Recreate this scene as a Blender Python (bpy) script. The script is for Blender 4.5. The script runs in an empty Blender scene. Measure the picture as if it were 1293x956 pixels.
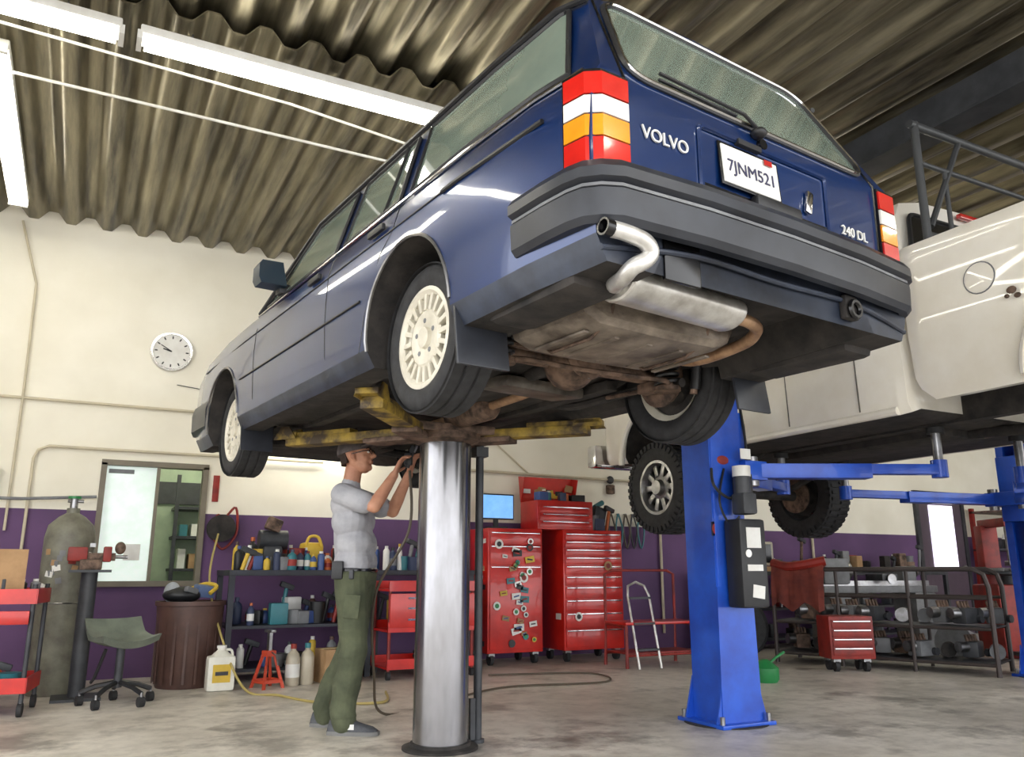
import bpy,bmesh,math,random
from mathutils import Vector as V,Matrix,Euler
random.seed(7)
pi=math.pi
sc=bpy.context.scene
col=sc.collection
try: sc.view_settings.view_transform='Standard'
except Exception: pass
# ---------------------------------------------------------------- materials
def lin(c):
    return tuple(((x/255)/12.92 if x/255<.04045 else ((x/255+.055)/1.055)**2.4) for x in c[:3])+(1,)
MC={}
def M(name,c,r=.5,m=0.,c2=None,sc=6,bump=0,coat=0,emit=0,st=(1,1,1),lo=.35,hi=.65,rv=0,spec=.5):
    if name in MC: return MC[name]
    mt=bpy.data.materials.new(name);mt.use_nodes=True
    nt=mt.node_tree;N=nt.nodes;L=nt.links
    b=N['Principled BSDF']
    b.inputs['Roughness'].default_value=r;b.inputs['Metallic'].default_value=m
    b.inputs['Coat Weight'].default_value=coat;b.inputs['Coat Roughness'].default_value=.04
    b.inputs['Specular IOR Level'].default_value=spec
    c1=lin(c);cc=lin(c2) if c2 else tuple(x*.82 for x in c1[:3])+(1,)
    tc=N.new('ShaderNodeTexCoord');mp=N.new('ShaderNodeMapping');mp.inputs['Scale'].default_value=st
    nz=N.new('ShaderNodeTexNoise');nz.inputs['Scale'].default_value=sc;nz.inputs['Detail'].default_value=6;nz.inputs['Roughness'].default_value=.6
    cr=N.new('ShaderNodeValToRGB');cr.color_ramp.elements[0].position=lo;cr.color_ramp.elements[1].position=hi
    cr.color_ramp.elements[0].color=cc;cr.color_ramp.elements[1].color=c1
    L.new(tc.outputs['Object'],mp.inputs[0]);L.new(mp.outputs[0],nz.inputs['Vector']);L.new(nz.outputs['Fac'],cr.inputs[0]);L.new(cr.outputs[0],b.inputs['Base Color'])
    if emit:
        b.inputs['Emission Color'].default_value=c1;b.inputs['Emission Strength'].default_value=emit
    if bump:
        bp=N.new('ShaderNodeBump');bp.inputs['Strength'].default_value=bump;bp.inputs['Distance'].default_value=.02
        L.new(nz.outputs['Fac'],bp.inputs['Height']);L.new(bp.outputs[0],b.inputs['Normal'])
    if rv:
        mr=N.new('ShaderNodeMapRange');mr.inputs['To Min'].default_value=max(0,r-rv);mr.inputs['To Max'].default_value=r+rv
        L.new(nz.outputs['Fac'],mr.inputs[0]);L.new(mr.outputs[0],b.inputs['Roughness'])
    MC[name]=mt
    return mt
# ---------------------------------------------------------------- mesh builder
def frame(d):
    d=V(d).normalized();a=V((0,0,1)) if abs(d.z)<.9 else V((1,0,0))
    x=a.cross(d).normalized();y=d.cross(x)
    return x,y,d
def smoothpts(P,n=6,closed=False):
    P=[V(p) for p in P];out=[];k=len(P)
    rng=range(k if closed else k-1)
    for i in rng:
        if closed: a,b,c,d=P[(i-1)%k],P[i],P[(i+1)%k],P[(i+2)%k]
        else: a,b,c,d=P[max(i-1,0)],P[i],P[i+1],P[min(i+2,k-1)]
        for j in range(n):
            t=j/n
            out.append(.5*((2*b)+(-a+c)*t+(2*a-5*b+4*c-d)*t*t+(-a+3*b-3*c+d)*t**3))
    if not closed: out.append(P[-1])
    return out
class MB:
    def __init__(s): s.v=[];s.f=[];s.m=[];s.mats=[];s.T=Matrix()
    def mi(s,m):
        if m not in s.mats: s.mats.append(m)
        return s.mats.index(m)
    def raw(s,vs,fs,m):
        o=len(s.v);s.v+=[s.T@V(p) for p in vs];k=s.mi(m)
        for f in fs: s.f.append(tuple(i+o for i in f));s.m.append(k)
    def box(s,c,sz,m,rot=(0,0,0),bev=0):
        R=Euler([math.radians(a) for a in rot]).to_matrix().to_4x4() if not isinstance(rot,Matrix) else rot
        bm=bmesh.new();bmesh.ops.create_cube(bm,size=1,matrix=Matrix.Translation(c)@R@Matrix.Diagonal((*sz,1)))
        if bev: bmesh.ops.bevel(bm,geom=bm.edges[:],offset=min(bev,min(sz)*.45),segments=2,affect='EDGES',profile=.6)
        bm.verts.index_update();s.raw([v.co.copy() for v in bm.verts],[[v.index for v in f.verts] for f in bm.faces],m);bm.free()
    def lathe(s,prof,m,o=(0,0,0),d=(0,0,1),seg=24,cap=True):
        x,y,z=frame(d);o=V(o);vs=[];fs=[];n=len(prof)
        for r,h in prof:
            for j in range(seg):
                a=2*pi*j/seg;vs.append(o+z*h+(x*math.cos(a)+y*math.sin(a))*r)
        for i in range(n-1):
            for j in range(seg):
                k=(j+1)%seg;fs.append((i*seg+j,i*seg+k,(i+1)*seg+k,(i+1)*seg+j))
        if cap:
            fs.append(tuple(range(seg))[::-1]);fs.append(tuple((n-1)*seg+j for j in range(seg)))
        s.raw(vs,fs,m)
    def cyl(s,a,b,r,m,r2=None,seg=16,cap=True):
        a=V(a);b=V(b);s.lathe([(r,0),(r if r2 is None else r2,(b-a).length)],m,a,b-a,seg,cap)
    def tube(s,P,r,m,seg=8,closed=False,sm=0,flat=None):
        if sm: P=smoothpts(P,sm,closed)
        P=[V(p) for p in P];n=len(P);vs=[];fs=[];up=None
        for i,p in enumerate(P):
            if closed: t=(P[(i+1)%n]-P[i-1])
            else: t=P[min(i+1,n-1)]-P[max(i-1,0)]
            t.normalize()
            if up is None: x,y,_=frame(t);up=x
            x=(up-t*up.dot(t)).normalized();y=t.cross(x);up=x
            rr=r(i/(n-1)) if callable(r) else r
            for j in range(seg):
                a=2*pi*j/seg+pi/seg;vs.append(p+(x*math.cos(a)+y*math.sin(a))*rr)
        for i in range(n if closed else n-1):
            q=(i+1)%n
            for j in range(seg):
                k=(j+1)%seg;fs.append((i*seg+j,i*seg+k,q*seg+k,q*seg+j))
        if not closed: fs.append(tuple(range(seg))[::-1]);fs.append(tuple((n-1)*seg+j for j in range(seg)))
        s.raw(vs,fs,m)
    def ell(s,c,r,m,rot=(0,0,0),seg=20,ring=12):
        R=Euler([math.radians(a) for a in rot]).to_matrix() if not isinstance(rot,Matrix) else rot
        c=V(c);vs=[c+R@V((0,0,-r[2]))];fs=[]
        for i in range(1,ring):
            t=pi*i/ring
            for j in range(seg):
                a=2*pi*j/seg;vs.append(c+R@V((r[0]*math.sin(t)*math.cos(a),r[1]*math.sin(t)*math.sin(a),-r[2]*math.cos(t))))
        vs.append(c+R@V((0,0,r[2])));e=len(vs)-1
        for j in range(seg):
            k=(j+1)%seg;fs.append((0,1+k,1+j));fs.append((e,e-seg+j,e-seg+k))
            for i in range(ring-2): fs.append((1+i*seg+j,1+i*seg+k,1+(i+1)*seg+k,1+(i+1)*seg+j))
        s.raw(vs,fs,m)
    def poly(s,P,vec,m):
        P=[V(p) for p in P];n=len(P);vec=V(vec)
        fs=[tuple(range(n))[::-1],tuple(range(n,2*n))]+[(i,(i+1)%n,n+(i+1)%n,n+i) for i in range(n)]
        s.raw(P+[p+vec for p in P],fs,m)
    def loft(s,R,m,cap=True,closed=True):
        n=len(R[0]);vs=[p for r in R for p in r];fs=[]
        for i in range(len(R)-1):
            for j in range(n if closed else n-1):
                k=(j+1)%n;fs.append((i*n+j,i*n+k,(i+1)*n+k,(i+1)*n+j))
        if cap: fs.append(tuple(range(n))[::-1]);fs.append(tuple((len(R)-1)*n+j for j in range(n)))
        s.raw(vs,fs,m)
    def obj(s,name,loc=(0,0,0),rz=0,parent=None,ang=35,fix=True):
        me=bpy.data.meshes.new(name);me.from_pydata(s.v,[],s.f)
        for m in s.mats: me.materials.append(m)
        me.polygons.foreach_set('material_index',s.m)
        if fix:
            bm=bmesh.new();bm.from_mesh(me);bmesh.ops.recalc_face_normals(bm,faces=bm.faces);bm.to_mesh(me);bm.free()
        me.polygons.foreach_set('use_smooth',[True]*len(me.polygons))
        me.set_sharp_from_angle(angle=math.radians(ang));me.update()
        o=bpy.data.objects.new(name,me);col.objects.link(o);o.location=loc;o.rotation_euler=(0,0,math.radians(rz))
        if parent: o.parent=parent
        return o
def empty(name,loc=(0,0,0),rz=0):
    o=bpy.data.objects.new(name,None);col.objects.link(o);o.location=loc;o.rotation_euler=(0,0,math.radians(rz));o.empty_display_size=.1
    return o
def text(s,name,size,loc,rot,m,parent,ex=.002):
    c=bpy.data.curves.new(name,'FONT');c.body=s;c.size=size;c.extrude=ex;c.align_x='CENTER';c.align_y='CENTER'
    o=bpy.data.objects.new(name,c);col.objects.link(o);c.materials.append(m);o.location=loc;o.rotation_euler=[math.radians(a) for a in rot];o.parent=parent
    return o
def cut(o,cutters):
    for c in cutters:
        md=o.modifiers.new('b','BOOLEAN');md.operation='DIFFERENCE';md.object=c;md.solver='EXACT'
    dg=bpy.context.evaluated_depsgraph_get();dg.update()
    me=bpy.data.meshes.new_from_object(o.evaluated_get(dg));o.modifiers.clear();o.data=me
    me.polygons.foreach_set('use_smooth',[True]*len(me.polygons));me.set_sharp_from_angle(angle=math.radians(35))
    for c in cutters: bpy.data.objects.remove(c)
# palette
rubber=M('rubber',(44,44,46),.75,c2=(28,28,29),sc=20)
black=M('black_plastic',(34,35,38),.45,c2=(24,24,26),sc=10)
blackgl=M('black_gloss',(16,16,18),.2)
dirty=M('underbody_dirt',(56,51,48),.8,c2=(24,23,22),sc=9,bump=.3)
steel=M('steel',(160,160,162),.32,.9,c2=(118,116,114),sc=8)
chrome=M('chrome',(210,210,212),.12,1)
alum=M('aluminised_steel',(225,224,220),.34,.6,c2=(172,168,162),sc=9)
rust=M('rusty_steel',(134,110,94),.65,.4,c2=(62,50,43),sc=14,bump=.3)
tan=M('heated_pipe',(190,155,122),.45,.5,c2=(130,98,74),sc=10)
tank=M('tank_steel',(142,131,118),.55,.3,c2=(84,74,66),sc=7,bump=.1,st=(1,1,2))
navy=M('navy_paint',(12,46,100),.3,.35,c2=(10,40,88),sc=2,coat=.9)
navylow=M('navy_grimy',(50,58,74),.5,.15,c2=(28,32,42),sc=5,coat=.15)
glass=M('tinted_glass',(128,142,130),.06,.0,c2=(108,122,112),sc=1.5,coat=1)
bumperm=M('bumper_rubber',(48,51,58),.36,c2=(36,38,44),sc=6)
cream=M('wheel_cover_paint',(222,217,202),.4,.1,c2=(200,194,178),sc=9)
red=M('red_paint',(204,36,26),.35,.1,c2=(172,26,20),sc=4,coat=.4)
redd=M('dark_red_paint',(150,38,28),.5,c2=(110,28,22),sc=6)
white=M('white_plastic',(230,230,226),.45,c2=(214,212,206))
yel=M('dirty_yellow',(172,144,54),.6,c2=(66,52,34),sc=7,bump=.25,lo=.44,hi=.66)
yell=M('yellow',(215,180,60),.5)
blue=M('lift_blue',(26,84,196),.4,.1,c2=(20,64,164),sc=4,coat=.3)
orange=M('orange',(205,105,50),.4)
green=M('green_plastic',(40,130,70),.45)
amber=M('amber_lens',(240,150,30),.15,coat=1,c2=(225,130,20))
redlens=M('red_lens',(205,30,22),.15,coat=1,c2=(180,20,16))
whlens=M('white_lens',(235,232,225),.2,coat=1)
grey=M('grey_paint',(124,126,128),.5,c2=(98,99,102))
dkgrey=M('dark_grey_paint',(62,64,68),.5,c2=(42,44,48))
brown=M('brown_plastic',(92,66,58),.5,c2=(72,50,44))
card=M('cardboard',(180,145,105),.8,c2=(155,122,86))
teal=M('teal',(50,120,130),.4)
tubem=M('fluorescent_tube',(255,250,236),.4,emit=24)
hosem=M('hose_yellow',(178,160,96),.5)
hosed=M('hose_dark',(90,80,66),.5)
# ---------------------------------------------------------------- ROOM
cwall=bpy.data.materials.new('painted_wall');cwall.use_nodes=True
nt=cwall.node_tree;N=nt.nodes;L=nt.links;b=N['Principled BSDF'];b.inputs['Roughness'].default_value=.75
g=N.new('ShaderNodeNewGeometry');sx=N.new('ShaderNodeSeparateXYZ');L.new(g.outputs['Position'],sx.inputs[0])
gt=N.new('ShaderNodeMath');gt.operation='GREATER_THAN';gt.inputs[1].default_value=1.5;L.new(sx.outputs['Z'],gt.inputs[0])
nz=N.new('ShaderNodeTexNoise');nz.inputs['Scale'].default_value=1.2;nz.inputs['Detail'].default_value=8;L.new(g.outputs['Position'],nz.inputs['Vector'])
def ramp(a,bb,lo=.35,hi=.65):
    r=N.new('ShaderNodeValToRGB');r.color_ramp.elements[0].position=lo;r.color_ramp.elements[1].position=hi
    r.color_ramp.elements[0].color=lin(a);r.color_ramp.elements[1].color=lin(bb);L.new(nz.outputs['Fac'],r.inputs[0]);return r
r1=ramp((84,60,96),(104,74,116));r2=ramp((232,227,210),(246,242,228))
mx=N.new('ShaderNodeMix');mx.data_type='RGBA';L.new(gt.outputs[0],mx.inputs['Factor']);L.new(r1.outputs[0],mx.inputs['A']);L.new(r2.outputs[0],mx.inputs['B']);L.new(mx.outputs['Result'],b.inputs['Base Color'])
WY=8.6
def abox(mb,x0,x1,y0,y1,z0,z1,m,bev=0): mb.box(((x0+x1)/2,(y0+y1)/2,(z0+z1)/2),(abs(x1-x0),abs(y1-y0),abs(z1-z0)),m,bev=bev)
w=MB()
abox(w,-3,.14,WY,WY+.2,0,4.6,cwall);abox(w,1.04,16,WY,WY+.2,0,4.6,cwall);abox(w,.14,1.04,WY,WY+.2,0,.84,cwall);abox(w,.14,1.04,WY,WY+.2,1.95,4.6,cwall)
w.obj('wall_back')
w=MB();abox(w,-3.2,-3,5.6,WY+.2,0,4.6,cwall);abox(w,-3.2,-3,-2,5.6,3.8,4.6,cwall);w.obj('wall_left')  # unseen wall; opening below the header added to daylight truck and car
w=MB();abox(w,16,16.2,-2,WY+.2,0,4.6,cwall);w.obj('wall_right')
# floor
fm=bpy.data.materials.new('concrete_floor');fm.use_nodes=True
nt=fm.node_tree;N=nt.nodes;L=nt.links;b=N['Principled BSDF']
g=N.new('ShaderNodeNewGeometry')
def nzn(s,d=8):
    n=N.new('ShaderNodeTexNoise');n.inputs['Scale'].default_value=s;n.inputs['Detail'].default_value=d;n.inputs['Roughness'].default_value=.65;L.new(g.outputs['Position'],n.inputs['Vector']);return n
n1=nzn(.7);n2=nzn(7);n3=nzn(1.5)
def rp(n,a,bb,lo,hi):
    r=N.new('ShaderNodeValToRGB');r.color_ramp.elements[0].position=lo;r.color_ramp.elements[1].position=hi
    r.color_ramp.elements[0].color=lin(a);r.color_ramp.elements[1].color=lin(bb);L.new(n.outputs['Fac'],r.inputs[0]);return r
a=rp(n1,(180,173,162),(220,214,203),.35,.6);c=rp(n2,(158,152,145),(255,255,255),.25,.55);d=rp(n3,(92,88,84),(255,255,255),.35,.47)
m1=N.new('ShaderNodeMix');m1.data_type='RGBA';m1.blend_type='MULTIPLY';m1.inputs['Factor'].default_value=.6
L.new(a.outputs[0],m1.inputs['A']);L.new(c.outputs[0],m1.inputs['B'])
m2=N.new('ShaderNodeMix');m2.data_type='RGBA';m2.blend_type='MULTIPLY';m2.inputs['Factor'].default_value=.62
L.new(m1.outputs['Result'],m2.inputs['A']);L.new(d.outputs[0],m2.inputs['B'])
# oil rings soaked into the slab around both lift posts
prev=m2.outputs['Result']
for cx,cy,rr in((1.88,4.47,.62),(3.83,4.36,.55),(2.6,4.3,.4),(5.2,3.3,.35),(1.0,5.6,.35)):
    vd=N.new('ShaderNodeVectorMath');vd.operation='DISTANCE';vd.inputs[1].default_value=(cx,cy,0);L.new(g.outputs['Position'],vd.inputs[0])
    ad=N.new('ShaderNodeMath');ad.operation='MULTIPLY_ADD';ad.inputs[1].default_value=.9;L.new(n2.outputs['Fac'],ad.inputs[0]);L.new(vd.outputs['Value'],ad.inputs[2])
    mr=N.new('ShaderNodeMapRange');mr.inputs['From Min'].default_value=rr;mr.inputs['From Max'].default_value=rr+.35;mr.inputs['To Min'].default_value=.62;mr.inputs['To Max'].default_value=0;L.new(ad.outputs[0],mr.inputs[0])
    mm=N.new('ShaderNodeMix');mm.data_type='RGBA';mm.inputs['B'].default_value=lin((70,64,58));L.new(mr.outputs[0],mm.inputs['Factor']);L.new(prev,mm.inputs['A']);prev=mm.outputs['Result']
L.new(prev,b.inputs['Base Color'])
mr=N.new('ShaderNodeMapRange');mr.inputs['To Min'].default_value=.25;mr.inputs['To Max'].default_value=.6;L.new(n2.outputs['Fac'],mr.inputs[0]);L.new(mr.outputs[0],b.inputs['Roughness'])
w=MB();abox(w,-12,20,-14,WY+.2,-.2,0,fm);w.obj('floor')
# ceiling
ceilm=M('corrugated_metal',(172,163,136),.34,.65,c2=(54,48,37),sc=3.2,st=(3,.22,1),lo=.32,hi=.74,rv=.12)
def corr(mb,y0,y1,z,amp=.05,per=.32):
    x=-3.2;P=[]
    while x<16.2:
        t=(x/per)%1
        s=math.sin(2*pi*t);zz=z+amp*max(-1,min(1,1.35*s))
        P.append((x,zz));x+=per/16
    n=len(P);vs=[(a,y0,c) for a,c in P]+[(a,y1,c) for a,c in P]+[(a,y0,c+.012) for a,c in P]+[(a,y1,c+.012) for a,c in P]
    fs=[]
    for i in range(n-1):
        fs+=[(i,i+1,n+i+1,n+i),(2*n+i,3*n+i,3*n+i+1,2*n+i+1),(i,2*n+i,2*n+i+1,i+1)]
    mb.raw(vs,fs,ceilm)
w=MB();corr(w,4.82,WY+.02,4.31);corr(w,-2,5.0,4.40,.055);abox(w,-3.2,16.2,-2,WY+.2,4.47,4.6,dkgrey)  # flat slab above the sheets is unseen, added to block light
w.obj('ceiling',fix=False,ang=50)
w=MB();abox(w,5.1,5.22,-2,WY,4.02,4.27,dkgrey);abox(w,5.04,5.28,-2,WY,4.0,4.02,dkgrey);w.obj('ceiling_beam')
# conduits
w=MB()
w.tube([(-2.9,5.1,4.16),(1.0,5.3,4.16),(2.6,5.55,4.16)],.010,white);w.tube([(-2.9,5.72,4.14),(3,5.74,4.14)],.011,white)
w.tube([(-.8,8.55,4.2),(-.62,8.56,3.6),(-.6,8.56,2.6),(-.6,8.56,1.3)],.012,M('conduit',(206,196,170),.5))
cm=MC['conduit']
w.tube([(-2.9,8.56,2.5),(1.1,8.56,2.5),(3.2,8.56,2.5)],.014,cm)
w.tube([(-.45,8.56,1.0),(-.45,8.56,1.95),(-.42,8.56,2.03),(-.34,8.56,2.07),(2.2,8.56,2.07)],.014,cm)
w.tube([(3.4,8.56,2.09),(8.3,8.56,2.05),(11.2,8.56,2.1)],.016,cm);w.tube([(4.7,8.56,2.07),(4.2,8.56,2.45),(4.1,8.56,2.8)],.01,cm)
w.tube([(6.6,8.56,.2),(6.6,8.56,3.6)],.018,cm);w.tube([(9.3,8.56,.2),(9.3,8.56,3.6)],.02,cm)
w.tube([(-2.9,8.52,1.58),(-.5,8.52,1.58),(.1,8.52,1.62)],.014,grey)
w.tube([(.7,8.585,2.76),(1.0,8.585,2.73),(1.5,8.585,2.72)],.004,dkgrey,5)
w.obj('conduit_pipes')
def fixture(a,b):
    a=V(a);b=V(b);w=MB();d=(b-a).normalized();s=d.cross(V((0,0,1)));ang=math.degrees(math.atan2(d.y,d.x));c=(a+b)/2;Lh=(b-a).length
    w.box(c+V((0,0,.07)),(Lh,.16,.06),white,(0,0,ang),.01)
    for k in(-.045,.045):
        w.cyl(a+d*.03+s*k+V((0,0,.015)),b-d*.03+s*k+V((0,0,.015)),.019,tubem,seg=10)
    for e in(a,b): w.box(e+V((0,0,.03)),(.03,.15,.06),white,(0,0,ang))
    if a.z>3:
        for e in (a+d*.3,b-d*.3): w.cyl(e+V((0,0,.09)),e+V((0,0,.17)),.006,steel,seg=6)
    w.obj('fluorescent_light_fixture')
fixture((-2.55,4.97,4.1),(-.1,4.97,4.1));fixture((0,4.97,4.1),(2.44,4.97,4.1));fixture((-.8,5.45,4.1),(-.8,7.95,4.1))
fixture((5.8,5.6,4.1),(8.2,5.6,4.1));fixture((10,5,4.1),(12.4,5,4.1))  # more fixtures, not in view, added for illumination
fixture((-1.5,1.4,4.1),(.9,1.4,4.1));fixture((1.4,-.6,4.1),(3.8,-.6,4.1));fixture((7,.4,4.1),(9.4,.4,4.1))  # out-of-view rows added to light the shop
fixture((1.5,8.42,2.35),(2.7,8.42,2.35))
# window + back room
w=MB();fr=M('window_frame',(120,112,96),.5)
x0,x1,z0,z1=.14,1.04,.84,1.95
for A in((x0-.03,x1+.03,WY-.03,WY+.1,z1-.02,z1+.03),(x0-.03,x1+.03,WY-.05,WY+.1,z0-.03,z0+.02),(x0-.03,x0+.02,WY-.03,WY+.1,z0,z1),(x1-.02,x1+.03,WY-.03,WY+.1,z0,z1),(.60,.63,WY,WY+.08,z0,z1)): abox(w,*A,fr)
abox(w,x0+.02,.60,WY+.05,WY+.06,z0,z1,M('frosted_pane',(224,240,232),.2,coat=.5,emit=.35))
abox(w,.38,.52,WY+.04,WY+.048,1.05,1.2,white);abox(w,.18,.4,WY+.04,WY+.048,1.86,1.9,grey)
w.obj('window_1')
w=MB();lg=M('office_wall',(186,202,176),.8)
abox(w,-.6,2.2,WY+1.6,WY+1.65,0,2.6,lg);abox(w,-.65,-.6,WY+.2,WY+1.65,0,2.6,lg);abox(w,2.2,2.25,WY+.2,WY+1.65,0,2.6,lg);abox(w,-.65,2.25,WY+.2,WY+1.65,2.6,2.65,lg);abox(w,-.65,2.25,WY+.2,WY+1.65,-.05,0,lg)
for zz in(.95,1.3,1.62): abox(w,.9,2.1,WY+1.2,WY+1.6,zz,zz+.03,dkgrey)
for xx in(.92,1.5,2.08): abox(w,xx-.02,xx+.02,WY+1.2,WY+1.24,0,2.0,dkgrey)
for i in range(9): abox(w,.98+i*.12,1.06+i*.12,WY+1.3,WY+1.5,1.33,1.42+.12*random.random(),random.choice([white,teal,black,card]))
for i in range(9): abox(w,.98+i*.12,1.06+i*.12,WY+1.3,WY+1.5,.98,1.06+.14*random.random(),random.choice([white,blue,black,card]))
abox(w,.5,1.7,WY+1.56,WY+1.6,1.7,1.95,dkgrey)
w.cyl((.4,WY+.5,2.5),(1.8,WY+.5,2.5),.035,tubem)
w.obj('back_office')  # whole room behind the window: shell, shelves and a tube lighting it
# door
w=MB();dd=M('door_paint',(86,72,84),.5)
for A in((11.6,11.68,8.55,8.6,0,2.2),(12.72,12.8,8.55,8.6,0,2.2),(11.6,12.8,8.55,8.6,2.12,2.2)): abox(w,*A,dkgrey)
abox(w,11.68,12.72,8.57,8.6,0,2.12,dd);abox(w,11.92,12.5,8.555,8.58,.95,1.98,M('daylit_pane',(236,228,250),.2,emit=1.5));w.ell((12.62,8.53,1.02),(.03,.03,.03),steel)
w.obj('door_1')
# clock
w=MB();C=(.62,8.6,3.09)
w.lathe([(.195,0),(.2,.02),(.195,.045),(.175,.045),(.172,.03)],chrome,C,(0,-1,0),40);w.lathe([(.173,0),(.173,.031)],white,C,(0,-1,0),40)
for i in range(12):
    a=pi*i/6;w.box((.62+.145*math.sin(a),8.567,3.09+.145*math.cos(a)),(.012,.004,.028),black,(0,math.degrees(a),0))
for L_,a,t in((.12,-60,.008),(.085,-75,.012)):
    r=math.radians(a);w.box((.62+L_/2*math.sin(r),8.562,3.09+L_/2*math.cos(r)),(t,.004,L_),black,(0,a,0))
w.obj('wall_clock')
# ---------------------------------------------------------------- CAR
car=empty('car',(1.895,3.06,1.555),6.7)
def carring(y,wd,zf,zs,xf,h=None,tail=False):
    lo=[(0,zf),(xf,zf),(xf+.07,zs),(wd-.05,zs),(wd-.012,zs+.08),(wd,.55),(wd,.66)]
    if h is None: up=[(wd-.006,.80),(wd-.03,.895),(wd-.06,.935),(wd-.185,1.33),(wd-.215,1.385),(wd-.34,1.44),(0,1.475)]
    else: up=[(wd-.006,min(.80,h-.08)),(wd-.02,h-.035),(wd-.05,h-.012),(wd-.13,h),(wd-.25,h+.01),(wd-.45,h+.02),(0,h+.025)]
    P=lo+up
    def yy(z): return y+(max(0,z-.9)*.5 if tail else 0)
    R=[V((x,yy(z),z)) for x,z in P];return R+[V((-p.x,p.y,p.z)) for p in R[-2:0:-1]]
S=[(-1.13,.808,.40,.27,.50,None,True),(-.82,.842,.40,.26,.50,None,False),(-.42,.855,.40,.25,.52,None,False),(0,.855,.40,.25,.55,None,False),(.42,.855,.31,.25,.6,None,False),(.95,.855,.30,.25,.62,None,False),(1.45,.855,.30,.25,.62,None,False),(2.12,.855,.30,.25,.62,.94,False),(2.65,.855,.30,.25,.6,.93,False),(3.2,.84,.28,.24,.6,.89,False),(3.5,.81,.28,.26,.6,.84,False),(3.58,.78,.3,.28,.6,.76,False)]
R=[carring(*s) for s in S];n=26
vs=[p for r in R for p in r];fs=[];fmat=[]
mats=[navy,dirty,glass,navylow]
for i in range(len(R)-1):
    for j in range(n):
        k=(j+1)%n;jj=j if j<13 else 25-j
        fs.append((i*n+j,i*n+k,(i+1)*n+k,(i+1)*n+j))
        fmat.append(1 if jj<=2 else (3 if jj==3 else (2 if (jj>=10 and i==6) else 0)))
for e,st in((0,0),(1,(len(R)-1)*n)):
    for i in range(13):
        q=[i,i+1]+([26-i-1] if i+1<13 else [])+([26-i] if i>0 else [])
        fs.append(tuple(st+x for x in q));fmat.append(3 if i<=4 else 0)
me=bpy.data.meshes.new('body');me.from_pydata(vs,[],fs)
for m in mats: me.materials.append(m)
me.polygons.foreach_set('material_index',fmat)
bm=bmesh.new();bm.from_mesh(me);bmesh.ops.recalc_face_normals(bm,faces=bm.faces);bm.to_mesh(me);bm.free()
body=bpy.data.objects.new('body',me);col.objects.link(body)
cs=[]
for sx_ in(-1,1):
    for yy in(0,2.65):
        c=MB();c.mats=mats[:];c.lathe([(.362,0),(.362,.45)],dirty,(sx_*.57,yy,.345),(sx_,0,0),40);cs.append(c.obj('cutter'))
cut(body,cs);body.parent=car
def gx(y,z,o=0):
    if y>-.42: k=0
    elif y>-.82: k=(-.42-y)/.4*.013
    else:
        yt=-1.13+max(0,z-.9)*.5;k=.013+.034*min(1,(-.82-y)/max(.01,(-.82-yt)))
    return .795-(z-.935)*(.125/.395)+o-k
def side(y,z,s,o=.008): return V((s*gx(y,z,o),y,z))
def bx(z):
    T_=[(.25,.80),(.33,.843),(.55,.855),(.66,.855),(.80,.849),(.895,.825),(.935,.795)]
    for (a,xa),(b2,xb) in zip(T_,T_[1:]):
        if z<=b2: return xa+(xb-xa)*(z-a)/(b2-a)
    return .795
def roundpoly(P,r=.04,k=4):
    out=[];n=len(P);P=[V(p) for p in P]
    for i in range(n):
        a,b_,c=P[i-1],P[i],P[(i+1)%n];u=(a-b_).normalized()*r;v=(c-b_).normalized()*r
        for j in range(k+1):
            t=j/k;out.append((b_+u)*(1-t)**2+b_*2*t*(1-t)+(b_+v)*t*t)
    return out
W=MB()
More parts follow.
